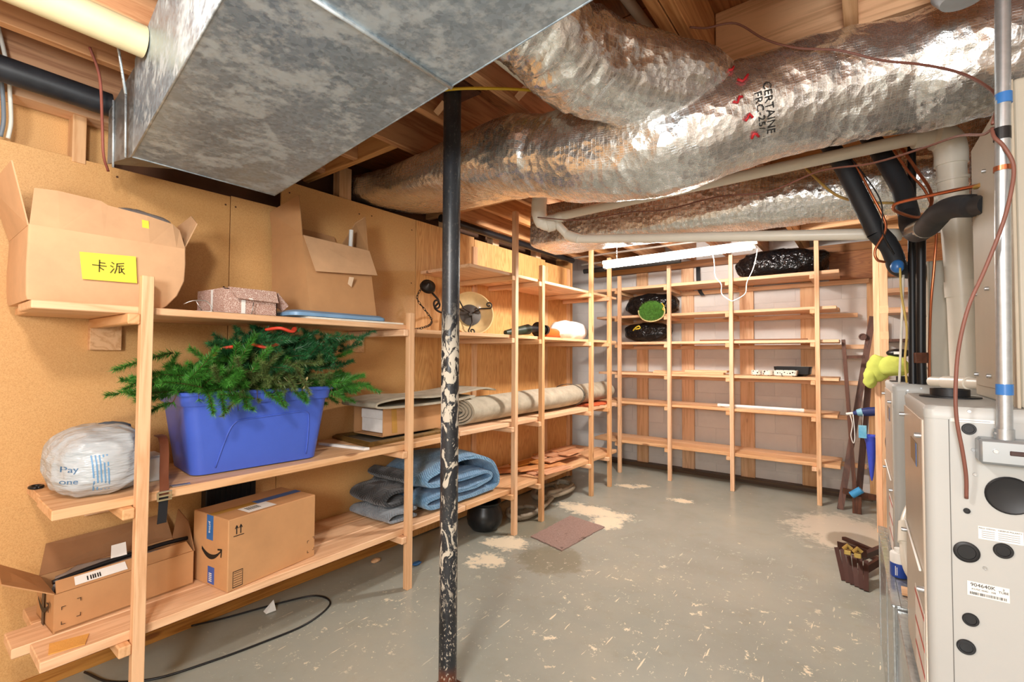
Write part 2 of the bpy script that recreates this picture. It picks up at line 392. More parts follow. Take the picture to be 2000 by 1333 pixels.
# back wall: painted concrete blocks
m = B(); abox(m, -3.7, 1.45, 5.7535, 5.92, 0, 2.72)
wb = mk('wall_back', m, M('mortar_paint', (220, 214, 208), .8, var=.06), kind='structure', keep=True)
tb = B(); abox(tb, -.1982, .1982, 5.7495, 5.765, 0, .1965, .0015)
proto = None
for j in range(14):
    for i in range(-1, 14):
        x = -3.6+i*.4+(.2 if j % 2 else 0)
        if x < -3.55 or x > 1.3: continue
        if proto is None:
            tb.transform(Matrix.Translation((x, 0, j*.2-.06))); o = proto = mk('block', tb, BLK, wb)
            x0, z0 = x, j*.2-.06
        else:
            o = proto.copy(); col.objects.link(o); o.parent = wb; o.location = (x-x0, random.Random(i*31+j).uniform(-.001, .001), j*.2-.06-z0)
part_box('sill_plate', (-2.75, .02, 5.63, 5.752, .0, .042), wood('x', 'dark_sill', (96, 74, 54), (70, 52, 38)), wb)
m = B(); abox(m, 1.35, 1.45, -2.45, 5.95, 0, 2.72); mk('wall_right', m, M('grey_block_wall', (196, 188, 176), .8, var=.08), kind='structure', keep=True)
m = B(); abox(m, -3.0, 1.45, -2.5, -2.4, 0, 2.72); mk('wall_front', m, M('pale_board_wall', (206, 190, 166), .8, var=.06), kind='structure', keep=True)
# ceiling: deck boards and joists
m = B(); abox(m, -3.75, 1.45, -2.5, 5.95, 2.745, 2.80)
ce = mk('ceiling', m, DARKW, kind='structure', keep=True)
SUB = m_plywood('y', 'subfloor', (170, 112, 66), (128, 76, 40))
for i in range(4):
    for j in range(4):
        part_box('deck_panel', (-3.7+i*1.285, -3.7+i*1.285+1.28, -2.45+j*2.1, -2.45+j*2.1+2.095, 2.72, 2.745), SUB, ce)
for x, ya, yb in ((-2.66, -2.42, 1.60), (-2.66, 2.70, 5.74), (-2.33, -2.42, 1.60), (-2.33, 2.70, 5.74), (-1.99, -2.42, 5.74), (-1.62, -2.42, 5.74), (-1.24, -2.42, 5.74), (-.86, -2.42, 5.74)):
    part_box('joist', (x-.02, x+.02, ya, yb, 2.48, 2.72), wood('y', 'joist', (206, 152, 104), (168, 110, 66)), ce, .003)
for y in (1.60, 2.66): part_box('trimmer_joist', (-2.90, -2.012, y, y+.04, 2.48, 2.72), wood('x', 'joistx', (222, 172, 122), (190, 136, 88)), ce, .003)
for x in (-.53, -.487):
    part_box('header_joist', (x-.02, x+.02, -2.42, 5.74, 2.475, 2.72), wood('y', 'joist'), ce, .003)
for y in (-1.9, -1.5, -1.1, -.7, -.3, .1, .5, .9, 1.3, 1.96, 2.5, 2.9, 3.3, 3.7, 4.1, 4.5, 4.9, 5.3):
    part_box('joist', (-.464, 1.35, y-.02, y+.02, 2.48, 2.72), wood('x', 'joistx', (222, 172, 122), (190, 136, 88)), ce, .003)
part_box('blocking', (-.05, -.01, 1.50, 1.94, 2.47, 2.72), P_('y'), ce)
for i, (xa, xb, y) in enumerate(((-1.22, -.88, 1.62), (-1.60, -1.26, 1.5), (-1.97, -1.64, 1.42), (-.84, -.55, 2.3))):
    for s in (0, 1):
        b = B(); za, zb = (2.50, 2.70) if s else (2.70, 2.50)
        tube(b, [(xa, y+.03*s, za), (xb, y+.03*s, zb)], .02, 4); mk('cross_bridging', b, P_('x'), ce)
part_box('ceiling_board', (-.30, .7, 5.67, 5.71, 2.12, 2.40), m_plywood('x', 'header_board', (156, 98, 50), (128, 74, 34)), ce)
part_box('beam', (-2.9, .6, 5.66, 5.74, 2.40, 2.48), wood('x', 'beam_dark', (150, 100, 58), (118, 74, 40)), ce)

# ------------------------------------------------------------------ support column
m = B(); lathe(m, [(.0365, .008), (.0365, 2.48)], Matrix.Translation((-1.375, 1.405, 0)), 40)
st = thing('support_column', 'slim round black steel column spattered with white plaster standing on the floor', 'column', (-1.375, 1.405, 0))
mk('shaft', m, m_splatter(), st, smooth=40)
m = B(); abox(m, -1.45, -1.30, 1.33, 1.48, 0, .008, .001); mk('base_plate', m, M('rust', (96, 58, 40), .8, .3, var=.3, sc=30), st)
m = B(); abox(m, -1.46, -1.29, 1.32, 1.49, 2.47, 2.482, .001); mk('head_plate', m, M('rust', (96, 58, 40)), st)

# ------------------------------------------------------------------ shelving along the left wall
sh = thing('shelving_unit', 'long pine shelving run with square posts along the tan board wall', 'shelving', (-2.43, 2.5, 0))
posts = ((.590, 1.658), (1.874, 1.612), (2.915, 2.475), (3.288, 2.114), (4.168, 2.475), (4.575, 2.392))
for y, zt in posts: part_box('post', (-2.184, -2.146, y-.019, y+.019, 0, zt), P_('z'), sh, .002)
WY = P_('y'); WX = P_('x')
levels = {'bottom': (.312, .347), 'middle': (.803, .838), 'middle2': (.82, .852), 'top': (1.515, 1.543), 'upper': (1.496, 1.521), 'high': (1.975, 1.999)}
for (x0, x1, y0, y1) in ((-2.358, -2.186, .335, 2.395), (-2.522, -2.362, .29, 2.36), (-2.702, -2.526, .36, 2.40), (-2.43, -2.186, 2.40, 4.80), (-2.70, -2.434, 2.41, 4.76)):
    part_box('shelf_board', (x0, x1, y0, y1, *levels['bottom']), WY, sh, .003)
for (x0, x1, y0, y1, l) in ((-2.44, -2.186, .352, 2.33, 'middle'), (-2.702, -2.445, .36, 2.36, 'middle'), (-2.42, -2.186, 2.335, 4.80, 'middle2'), (-2.70, -2.425, 2.365, 4.75, 'middle2'),
                            (-2.44, -2.186, .287, 1.898, 'top'), (-2.70, -2.445, .31, 1.898, 'top'), (-2.44, -2.186, 1.902, 4.79, 'upper'), (-2.70, -2.445, 1.902, 4.75, 'upper'),
                            (-2.45, -2.186, 2.42, 4.80, 'high'), (-2.70, -2.455, 2.43, 4.76, 'high')):
    part_box('shelf_board', (x0, x1, y0, y1, *levels[l]), WY, sh, .003)
for y, zt in posts:
    for l in levels:
        z = levels[l][0]
        if l in ('middle2', 'upper', 'high') and y < 2.4: continue
        if l in ('middle', 'top') and y > 2.4: continue
        if z > zt: continue
        part_box('shelf_rail', (-2.70, -2.150, y-.058, y-.020, z-.040, z-.001), WX, sh, .004)
        if y < 2.4 or l in ('bottom',): part_box('mounting_block', (-2.72, -2.685, y-.055, y+.055, z-.135, z-.012), WX, sh, .002)

# ------------------------------------------------------------------ shelving on the back wall
sb = thing('shelving_unit', 'open pine shelving with six levels against the white block wall', 'shelving', (-1.25, 5.45, 0))
bz = (.378, .828, 1.168, 1.522, 1.832, 2.165)
for x, zt in ((-2.33, 2.30), (-1.745, 2.36), (-1.11, 2.40), (-.37, 2.455)): part_box('post', (x-.019, x+.019, 5.181, 5.219, 0, zt), P_('z'), sb, .002)
rr = random.Random(3)
for i, z in enumerate(bz):
    th = .034 if i in (0, 5) else .028
    part_box('shelf_board', (-2.66+rr.uniform(-.03, .05), -.205+rr.uniform(-.02, .01), 5.222, 5.43, z-th, z), WX, sb, .003)
    part_box('shelf_board', (-2.66+rr.uniform(-.03, .05), -.205+rr.uniform(-.03, .01), 5.436, 5.66, z-th, z), WX, sb, .003)
    for x in (-2.33, -1.745, -1.11, -.37): part_box('shelf_rail', (x-.058, x-.020, 5.19, 5.665, z-th-.04, z-th-.001), P_('y'), sb, .003)
    part_box('shelf_cleat', (-2.55, -.02+rr.uniform(-.1, .06), 5.672, 5.708, z-th-.055, z-th-.012), WX, sb, .002)
for x in (-2.257, -1.70, -1.063, -.484): part_box('upright_board', (x-.07, x+.07, 5.709, 5.747, .042, 2.40), P_('z'), sb, .003)
part_box('upright_board', (.0, .06, 5.709, 5.747, .042, 2.30), P_('z'), sb, .003)

# ------------------------------------------------------------------ galvanized duct
GALV = m_galv()
gd = thing('galvanized_duct', 'large rectangular galvanized sheet metal duct with white oxide bloom under the joists', 'duct', (-1.5, .7, 2.1))
def cross_panel(bm, a, b, c, d, bulge):
    """sheet metal panel with a shallow cross-break"""
    P4 = [V(p) for p in (a, b, c, d)]; ctr = sum(P4, V((0, 0, 0)))/4; n = (P4[1]-P4[0]).cross(P4[3]-P4[0]).normalized()
    vs = [bm.verts.new(p) for p in P4]; cv = bm.verts.new(ctr+n*bulge)
    for i in range(4): bm.faces.new((vs[i], vs[(i+1) % 4], cv))
dxl, dyl = 1.10, -.14                                                # direction of the duct
def dpt(x, side, z): return V((x, (.54 if side == 0 else 1.07)-.122*(x+2.19), z))
secs = ((-2.18, -.90), (-.895, -.08))
for xa, xb in secs:
    b = B()
    cross_panel(b, dpt(xa, 0, 2.1), dpt(xa, 1, 2.1), dpt(xb, 1, 2.1), dpt(xb, 0, 2.1), -.004)
    cross_panel(b, dpt(xa, 0, 2.1), dpt(xb, 0, 2.1), dpt(xb, 0, 2.47), dpt(xa, 0, 2.47), -.010)
    cross_panel(b, dpt(xa, 1, 2.1), dpt(xa, 1, 2.47), dpt(xb, 1, 2.47), dpt(xb, 1, 2.1), -.008)
    b.faces.new([b.verts.new(dpt(xa, 0, 2.47)), b.verts.new(dpt(xb, 0, 2.47)), b.verts.new(dpt(xb, 1, 2.47)), b.verts.new(dpt(xa, 1, 2.47))])
    xe = xa if xa < -2 else xb; b.faces.new([b.verts.new(p) for p in (dpt(xe, 0, 2.1), dpt(xe, 0, 2.47), dpt(xe, 1, 2.47), dpt(xe, 1, 2.1))])
    bmesh.ops.remove_doubles(b, verts=b.verts[:], dist=1e-5)
    mk('duct_section', b, GALV, gd)
for x in (-.8975,):
    b = B()
    for (s0, z0, s1, z1) in ((0, 2.097, 1, 2.097), (0, 2.1, 0, 2.47), (1, 2.1, 1, 2.47)):
        a = dpt(x, s0, z0); c = dpt(x, s1, z1); tube(b, [a, c], .006, 6)
    mk('drive_cleat', b, m_galv('bright_galvanized', (190, 200, 206), .5, .3), gd, smooth=True)
b = B()                                                              # folded flange along the lower edges
for s in (0, 1): tube(b, [dpt(-2.18, s, 2.102), dpt(-.08, s, 2.102)], .0035, 6)
tube(b, [dpt(-2.18, 0, 2.102), dpt(-2.18, 1, 2.102)], .005, 6); mk('edge_fold', b, GALV, gd, smooth=True)
b = B()                                                              # collar that runs on into the wall
A = [V((-2.18, .545, 2.105)), V((-2.18, 1.06, 2.105)), V((-2.18, 1.06, 2.46)), V((-2.18, .545, 2.46))]
C_ = [V((-2.47, .53, 2.14)), V((-2.40, 1.05, 2.24)), V((-2.40, 1.05, 2.40)), V((-2.47, .53, 2.36))]
D_ = [V((-2.70, .56, 2.235)), V((-2.70, 1.04, 2.235)), V((-2.70, 1.04, 2.40)), V((-2.70, .56, 2.38))]
loft(b, [A, C_], True, True); mk('collar', b, m_galv('dull_galvanized', (120, 120, 118), .3, .42), gd)
for x in (-2.24, -2.40):
    b = B(); tube(b, [(x, .533, 2.11), (x, .528, 2.38)], .004, 6); mk('standing_cleat', b, m_galv('bright_galvanized'), gd, smooth=True)
for pa, pb in (((-1.42, .42, 2.32), (-1.40, .405, 2.70)), ((-2.12, .50, 2.30), (-2.14, .44, 2.72))):
    b = B(); tube(b, [pa, pb], .0045, 6); mk('hanger_strap', b, m_galv('bright_galvanized'), gd, smooth=True)

# ------------------------------------------------------------------ foil wrapped round ducts
FOIL = m_foil()
def foil(name, label, path, rad, seed, n=10, seg=64, amp=.010, wr=.5, group='foil wrapped ducts', bands=()):
    pts = spline(path, n); F = frame(pts); L = len(pts); rings = []; arc = [0]
    for a, b_ in zip(pts, pts[1:]): arc.append(arc[-1]+(b_-a).length)
    m_ = len(path)-1; rings = []; off = V((seed*9.1, seed*4.3, 0))
    def rat(i, k):
        t = i/n; j = min(int(t), m_-1); u = t-j; return rad[j][k]*(1-u)+rad[j+1][k]*u
    def surf(i, th, lift=0.):
        T, N, Bn = F[i]; a, c = rat(i, 0), rat(i, 1); p = rat(i, 2) if len(rad[0]) > 2 else 2.
        e = 2/p; cs, sn = math.cos(th), math.sin(th); sp = lambda v: math.copysign(abs(v)**e, v)
        d = N*sp(cs)*c+Bn*sp(sn)*a; s = arc[i]
        q = V((s*7, math.cos(th)*1.6, math.sin(th)*1.6))+off
        h = amp*noise.fractal(q, 1., 2., 4)
        q2 = V((s*26, math.cos(th)*1.1, math.sin(th)*1.1))+off
        h += wr*amp*(.45-abs(noise.noise(q2)))*max(0, noise.noise(q*.35+V((5, 1, 2)))+.35)*1.6
        for bs in bands:
            if abs(s-bs) < .045: h = h*.25+.002
        return pts[i]+d+d.normalized()*(h+lift)
    for i in range(L): rings.append([surf(i, 2*math.pi*k/seg) for k in range(seg)])
    b = B(); vs = loft(b, rings, True, True)
    uvl = b.loops.layers.uv.new('UVMap'); idx = {}
    for i, r in enumerate(vs):
        for k, v in enumerate(r): idx[v] = (i, k)
    for f in b.faces:
        ks = [idx[l.vert][1] for l in f.loops]; wrap = max(ks)-min(ks) > seg/2
        for l in f.loops:
            i, k = idx[l.vert]; k2 = k+seg if wrap and k < seg/2 else k
            l[uvl].uv = (arc[i], k2/seg*2*math.pi*rad[0][0])
    t = thing(name, label, 'duct', pts[L//2]-V((0, 0, .2)), group=group)
    mk('foil_jacket', b, FOIL, t, smooth=50)
    return t, surf, pts, F, arc
r_ = .178
main_path = [(-2.80, 2.20, 2.53), (-2.30, 2.05, 2.422), (-1.80, 1.85, 2.318), (-1.31, 1.736, 2.28), (-1.084, 1.731, 2.232), (-.90, 1.722, 2.186), (-.733, 1.734, 2.164), (-.592, 1.745, 2.163), (-.458, 1.782, 2.196),
             (-.348, 1.832, 2.232), (-.122, 1.926, 2.278), (.086, 1.978, 2.285), (.269, 1.982, 2.285), (.484, 2.013, 2.283), (1.30, 2.10, 2.28)]
main_rad = [(.31, .10, 4), (.29, .098, 4), (.25, .115, 3.4), (.195, .165, 2.4), (.178, .172, 2), (.185, .18, 2), (.19, .184, 2), (.192, .186, 2), (.188, .184, 2), (.182, .18, 2), (.18, .178, 2), (.18, .178, 2), (.182, .18, 2), (.182, .18, 2), (.18, .18, 2)]
mt, surf, mp, mF, marc = foil('foil_wrapped_duct', 'thick foil wrapped duct crossing under the joists with black stamped lettering', main_path, main_rad, 1.3, 12, 72, .011, .9)
br_t, *_ = foil('foil_wrapped_duct', 'short bulging foil wrapped branch duct bending from the galvanized duct', [(-.80, .93, 2.34), (-.775, 1.04, 2.33), (-.745, 1.138, 2.318), (-.732, 1.257, 2.306), (-.69, 1.395, 2.304), (-.60, 1.53, 2.306), (-.498, 1.665, 2.305), (-.40, 1.79, 2.27)],
          [(.115, .115), (.125, .12), (.135, .13), (.15, .142), (.152, .146), (.148, .142), (.14, .135), (.11, .11)], 4.1, 12, 60, .013, 1.5)
foil('foil_wrapped_duct', 'lower foil wrapped duct behind the white drain pipes ending in a square face', [(-1.98, 3.06, 2.315), (-1.90, 3.06, 2.315), (-1.50, 3.07, 2.315), (-.95, 3.08, 2.30), (-.45, 3.10, 2.285), (.0, 3.12, 2.27), (.40, 3.12, 2.26), (1.3, 3.12, 2.26)],
     [(.205, .15, 9), (.21, .152, 9), (.21, .152, 8), (.205, .16, 5), (.18, .16, 2.6), (.165, .16, 2), (.165, .16, 2), (.165, .16, 2)], 7.7, 14, 64, .008, .7)
foil('foil_wrapped_duct', 'foil wrapped supply plenum rising behind the white vent pipe', [(.52, 2.78, 1.765), (.52, 2.78, 1.9), (.52, 2.78, 2.12), (.52, 2.78, 2.45)], [(.26, .22, 6), (.26, .22, 6), (.25, .21, 5), (.24, .2, 4)], 9.2, 10, 56, .012, 1.)
# stamped lettering wrapped round the duct, and red ties
INK = M('black_ink', (28, 26, 24), .6); RED = M('red_plastic_tie', (196, 40, 48), .4)
i0 = min(range(len(mp)), key=lambda i: (mp[i]-V((-.33, 1.84, 2.24))).length)
T0, N0, B0 = mF[i0]; dcam = (V((-.1, -.1, 1.40))-mp[i0]).normalized(); th0 = math.atan2(dcam.dot(B0), dcam.dot(N0))
dn = 1 if surf(i0, th0+.1).z < surf(i0, th0-.1).z else -1
for row, s in enumerate(('CERTAINE', 'FRC-25/')):
    cu = bpy.data.curves.new('t', 'FONT'); cu.body = s; cu.size = .034; cu.align_x = 'CENTER'; cu.extrude = .0002; cu.resolution_u = 2
    ob = bpy.data.objects.new('t', cu); col.objects.link(ob); dg = bpy.context.evaluated_depsgraph_get(); me = ob.evaluated_get(dg).to_mesh()
    b = B(); b.from_mesh(me); bpy.data.objects.remove(ob); bpy.data.curves.remove(cu)
    bmesh.ops.triangulate(b, faces=b.faces[:])
    for v in b.verts:                                               # letters run down round the jacket
        th = th0+dn*(v.co.x/.18+.05); s_ = marc[i0]-row*.030+v.co.y
        i = max(0, min(len(mp)-2, max(k for k in range(len(mp)) if marc[k] <= s_))); u = (s_-marc[i])/max(1e-6, marc[i+1]-marc[i])
        v.co = surf(i, th, .0035+v.co.z).lerp(surf(i+1, th, .0035+v.co.z), u)
    mk('stamped_lettering', b, INK, mt)
ij = min(range(len(mp)), key=lambda i: (mp[i]-V((-.40, 1.80, 2.21))).length)
for k in range(5):
    b = B(); th = th0-dn*(.9-.33*k); p = [surf(ij+int(3*math.sin(k*2.1))+j, th+.05*math.sin(j*2+k), .006) for j in range(-1, 3)]
    tube(b, p, .0045, 6); mk('red_tie', b, RED, mt, smooth=True)

# ------------------------------------------------------------------ things on the left shelving
from mathutils.bvhtree import BVHTree
CARD = M('cardboard', (206, 164, 124), .75, var=.10, sc=6, bs=.05, bsc=90, rnd=.08)
CARD2 = M('cardboard_brown', (190, 142, 96), .72, var=.10, sc=5, bs=.05, bsc=90, rnd=.08)
CARDIN = M('cardboard_inside', (150, 108, 72), .8, var=.1)
WHITE = M('white_paper', (232, 230, 224), .6, var=.04); BLACKP = M('black_plastic', (22, 22, 24), .4, var=.2)
YEL = M('yellow_sticker', (236, 214, 72), .5, var=.04)
YZ = lambda x, y, z: plane_m((x, y, z), (0, 1, 0), (0, 0, 1))     # plane that faces the room from the left wall
def carton8(t, lo, hi, mat, th=.005, lid=False):
    """carton from four lower and four upper corners (front-left, front-right, back-right, back-left)"""
    b = B()
    for i in range(4):
        j = (i+1) % 4; slab(b, [lo[j], lo[i], hi[i], hi[j]], th)
    slab(b, [V(p)+V((0, 0, .001)) for p in lo], th)
    if lid: slab(b, [V(p)-V((0, 0, .001)) for p in hi], -th)
    return mk('carton_body', b, mat, t)
def flap(t, pts, mat, th=.004, name='flap'):
    b = B(); slab(b, pts, th); return mk(name, b, mat, t)
def rrect(cx, cy, hx, hy, r, z, n=6):
    out = []
    for (sx, sy, a0) in ((1, 1, 0), (-1, 1, 90), (-1, -1, 180), (1, -1, 270)):
        for k in range(n+1):
            a = R(a0+90*k/n); out.append(V((cx+sx*(hx-r)+r*math.cos(a), cy+sy*(hy-r)+r*math.sin(a), z)))
    return out
def wrapped(name, bm, tree, parent, mat, d=(-1, 0, 0), lift=.0015):
    """lay a flat decal mesh onto a curved surface along direction d"""
    d = V(d); bmesh.ops.subdivide_edges(bm, edges=bm.edges[:], cuts=3, use_grid_fill=True)
    for v in bm.verts:
        h = tree.ray_cast(v.co-d*.6, d)
        if h[0] is not None: v.co = h[0]-d*lift
    return mk(name, bm, mat, parent)
def quad(bm, pts): bm.faces.new([bm.verts.new(p) for p in pts])

# big carton with a yellow sticker
t = thing('cardboard_box', 'big dented open carton with a yellow sticker of two characters on the top shelf', 'box', (-2.45, .52, 1.543))
b = B(); rings = []
for z, gx, gy, cut in ((0, -.004, -.004, .075), (.015, .0, .0, .06), (.06, .004, .002, .028), (.12, .006, .003, .006), (.19, .003, .001, 0), (.255, 0, 0, 0)):
    rings.append([V((p.x, p.y-(cut if p.y > .6 else 0)*min(1, (p.y-.5)/.2 if p.y > .5 else 0), p.z+.004*noise.noise(p*9))) for p in rrect(-2.455, .512, .205+gx, .230+gy, .007, 1.545+z, 5)])
inner = [[V((-2.455+(p.x+2.455)*.965, .512+(p.y-.512)*.965, p.z)) for p in rings[k]] for k in (5, 3, 1)]
loft(b, rings+inner, True, True); mk('carton_body', b, [CARD], t, smooth=35)
flap(t, [(-2.652, .285, 1.798), (-2.255, .285, 1.798), (-2.29, .245, 2.015), (-2.60, .225, 1.985)], CARD)
b = B()
top = [(.30, 1.940), (.36, 1.945), (.48, 1.942), (.50, 1.930), (.62, 1.918), (.71, 1.905), (.735, 1.885)]
fr = [[V((-2.252, .285, 1.80))]+[V((-2.252, y, 1.80)) for y, z in top[1:-1]]+[V((-2.252, .742, 1.797))], [V((-2.300+.006*math.sin(i*2), y, z)) for i, (y, z) in enumerate(top)]]
loft(b, fr, False, False); loft(b, [[p+V((-.004, 0, 0)) for p in r] for r in fr], False, False)
for i in (0, 1): loft(b, [fr[i], [p+V((-.004, 0, 0)) for p in fr[i]]], False, False)
bmesh.ops.remove_doubles(b, verts=b.verts[:], dist=1e-5); mk('flap', b, CARD, t)
flap(t, [(-2.28, .742, 1.80), (-2.62, .742, 1.80), (-2.60, .79, 1.93), (-2.42, .815, 1.985), (-2.31, .80, 1.93)], CARD)
lb = B(); slab(lb, [(-2.2345, .41, 1.728), (-2.2345, .42, 1.632), (-2.2345, .578, 1.636), (-2.2345, .572, 1.738)], .0008); stk = mk('sticker', lb, YEL, t, label='yellow sticker with two dark characters')
INKG = M('olive_ink', (84, 82, 24), .6)
glyphs = ([[(.5, 1), (.5, .54)], [(.5, .78), (.86, .78)], [(.05, .53), (.95, .53)], [(.5, .53), (.5, 0)], [(.52, .38), (.78, .2)]],
          [[(.1, .93), (.25, .82)], [(.03, .63), (.19, .54)], [(.04, .03), (.26, .4)], [(.92, .97), (.45, .85)], [(.46, .86), (.43, .4), (.32, .02)], [(.9, .74), (.5, .66)], [(.62, .66), (.62, .1), (.78, .2)], [(.74, .56), (.8, .26), (.99, .04)], [(.94, .5), (.78, .36)]])
for k, g in enumerate(glyphs):
    b = B(); Mx = YZ(-2.2332, .444+k*.052, 1.664) @ Matrix.Scale(.043, 4)
    for s in g: stroke(b, s, .09, Mx, .0004)
    mk('character', b, INKG, stk)
b = B(); slab(b, [(-2.282, .60, 1.895), (-2.275, .60, 1.863), (-2.275, .622, 1.862), (-2.282, .622, 1.894)], .0008); mk('small_sticker', b, YEL, t)
b = B(); blob(b, (-2.42, .62, 1.86), (.10, .12, .09), .25, 14, 3, 2.2, 28, 18); mk('clear_plastic_wrap', b, M('clear_film', (226, 226, 226), .15, var=.02, trans=.75), t, smooth=True)

# patterned gift box with wire stand beside it
def m_pattern():
    m, nt, b_ = newmat('scroll_pattern'); vec = objco(nt, rnd=0)
    vo = nd(nt, 'ShaderNodeTexVoronoi', {'Vector': nd(nt, 'ShaderNodeVectorMath', {0: vec, 1: nd(nt, 'ShaderNodeVectorMath', {0: nd(nt, 'ShaderNodeTexNoise', {'Vector': vec, 'Scale': 60.}).outputs['Color'], 1: (.012, .012, .012)}, operation='MULTIPLY').outputs[0]}, operation='ADD').outputs[0], 'Scale': 150.}, feature='DISTANCE_TO_EDGE').outputs['Distance']
    cc = mixc(nt, step(nt, vo, .10, .05), c4((166, 124, 108)), c4((222, 202, 190)))
    nt.links.new(cc, b_.inputs['Base Color']); b_.inputs['Roughness'].default_value = .5; return m
PAT = m_pattern()
t = thing('gift_box', 'small brown scroll-patterned gift box with a hanging lid flap on the top shelf', 'box', (-2.36, 1.0, 1.543))
carton8(t, [(-2.25, .89, 1.544), (-2.25, 1.125, 1.544), (-2.46, 1.125, 1.544), (-2.46, .862, 1.544)], [(-2.25, .89, 1.658), (-2.25, 1.12, 1.660), (-2.46, 1.12, 1.66), (-2.46, .862, 1.652)], PAT, .004, True)
flap(t, [(-2.246, .905, 1.661), (-2.222, .935, 1.612), (-2.222, 1.115, 1.606), (-2.246, 1.115, 1.661)], PAT)
flap(t, [(-2.25, 1.126, 1.658), (-2.26, 1.185, 1.60), (-2.30, 1.175, 1.575), (-2.34, 1.126, 1.62)], PAT)
for (pts) in ([(-2.2475, .962, 1.546), (-2.2475, .98, 1.546), (-2.2475, .98, 1.61), (-2.2475, .962, 1.61)], [(-2.2425, .958, 1.661), (-2.2185, .985, 1.611), (-2.2185, 1.002, 1.6105), (-2.2425, .975, 1.661)],
              [(-2.33, .8765, 1.546), (-2.345, .8745, 1.546), (-2.345, .8745, 1.652), (-2.33, .8765, 1.652)]):
    flap(t, pts, WHITE, .0008, 'ribbon_band')
b = B(); tube(b, spline([(-2.24, .735, 1.570), (-2.225, .765, 1.586), (-2.22, .815, 1.586), (-2.215, .835, 1.546)], 4), .0022, 6); tube(b, [(-2.225, .775, 1.586), (-2.23, .80, 1.546)], .0022, 6); tube(b, [(-2.225, 1.005, 1.60), (-2.225, .998, 1.546)], .0022, 6)
tube(b, [(-2.225, .775, 1.5455), (-2.225, 1.0, 1.5455)], .0022, 6)
mk('wire_stand', b, M('steel_wire', (190, 188, 184), .3, .9), smooth=True, label='small bent steel wire stand beside the patterned gift box', cat='stand')

# leaning carton on a blue lid
t = thing('cardboard_box', 'tall leaning open carton with its front flap folded down standing on a blue lid', 'box', (-2.48, 1.53, 1.585))
FL, FR_, BR_, BL = (-2.30, 1.32, 1.587), (-2.30, 1.735, 1.587), (-2.66, 1.72, 1.587), (-2.66, 1.30, 1.587)
TFL, TFR, TBR, TBL = (-2.40, 1.325, 2.0), (-2.395, 1.742, 1.985), (-2.685, 1.73, 2.03), (-2.685, 1.305, 2.04)
carton8(t, [FL, FR_, BR_, BL], [TFL, TFR, TBR, TBL], CARD2)
flap(t, [TFL, TBL, (-2.675, 1.285, 2.165), (-2.46, 1.335, 2.232)], CARD2)
flap(t, [(-2.396, 1.33, 2.0), (-2.330, 1.365, 1.805), (-2.325, 1.752, 1.835), (-2.391, 1.742, 1.988)], CARD)
flap(t, [TFR, (-2.46, 1.765, 2.215), (-2.53, 1.74, 2.18), TBR], CARD2)
flap(t, [(-2.68, 1.32, 2.035), (-2.68, 1.72, 2.03), (-2.70, 1.70, 2.11), (-2.70, 1.36, 2.12)], CARD2)
b = B(); slab(b, [(-2.311, 1.555, 1.80), (-2.317, 1.55, 1.76), (-2.318, 1.575, 1.745), (-2.310, 1.585, 1.80)], .0008); mk('torn_patch', b, M('torn_paper', (226, 196, 164), .9), t)
b = B(); blob(b, (-2.54, 1.53, 1.93), (.095, .15, .08), .35, 12, 5, 2.2, 30, 18); mk('black_cloth', b, M('black_cloth', (20, 20, 22), .8), smooth=True, label='black cloth stuffed in the leaning carton', cat='cloth')
b = B(); tube(b, [(-2.47, 1.66, 1.80), (-2.46, 1.665, 2.11)], .012, 14); mk('white_tube', b, M('white_plastic', (236, 236, 232), .35), smooth=40, label='white plastic tube sticking up from the leaning carton', cat='tube')
b = B()
loft(b, [rrect(-2.43, 1.455, .22, .265, .04, 1.5525), rrect(-2.43, 1.455, .235, .28, .045, 1.556), rrect(-2.43, 1.455, .235, .28, .045, 1.572), rrect(-2.43, 1.455, .215, .26, .04, 1.584)], True, True)
mk('tote_lid', b, M('dusty_blue_plastic', (122, 160, 196), .4), smooth=30, label='flat blue plastic tote lid lying under the leaning carton', cat='lid')
b = B(); slab(b, [(-2.19, 1.25, 1.5432), (-2.60, 1.22, 1.5432), (-2.62, 1.80, 1.5432), (-2.192, 1.845, 1.5432)], -.009); mk('white_board', b, M('white_board', (230, 224, 210), .6), label='white foam board lying under the blue tote lid', cat='board')

# blue tote heaped with greenery
t = thing('storage_tote', 'blue plastic storage tote heaped with artificial greenery on the middle shelf', 'tote', (-2.445, 1.09, .838), R(-5.0), local=True)
BLUE = M('blue_plastic', (72, 100, 200), .32, var=.06, sc=4, bs=.02)
def trr(z, grow=0., r=.05):
    k = z/.365; return rrect(0, 0, .170+.040*k+grow, .272+.048*k+grow, r, z, 6)
b = B()
prof = [trr(.002, -.02), trr(.006), *[trr(z) for z in (.05, .12, .2, .28)], trr(.306, .0), trr(.307, .010), trr(.350, .012), trr(.351, .022), trr(.366, .023), trr(.367, .004), trr(.30, -.008), trr(.02, -.01)]
loft(b, prof, True, True); mk('tub', b, BLUE, t, smooth=40)
fx = lambda z: .170+.040*z/.365+.001
g = [(-.19, .03), (-.165, .12), (-.142, .19), (-.12, .222), (-.09, .232), (.05, .24), (.17, .247), (.20, .24), (.212, .215), (.214, .12), (.21, .03)]
b = B(); tube(b, spline([(fx(z), y, z) for y, z in g], 4), .0038, 6); mk('panel_moulding', b, BLUE, t, smooth=True)
tubm = B(); tubm.from_mesh(next(c for c in t.children if c.name.startswith('tub')).data); tubm.transform(Matrix.Translation((-2.445, 1.09, .838)) @ Matrix.Rotation(R(-5.0), 4, 'Z')); TUB = BVHTree.FromBMesh(tubm)
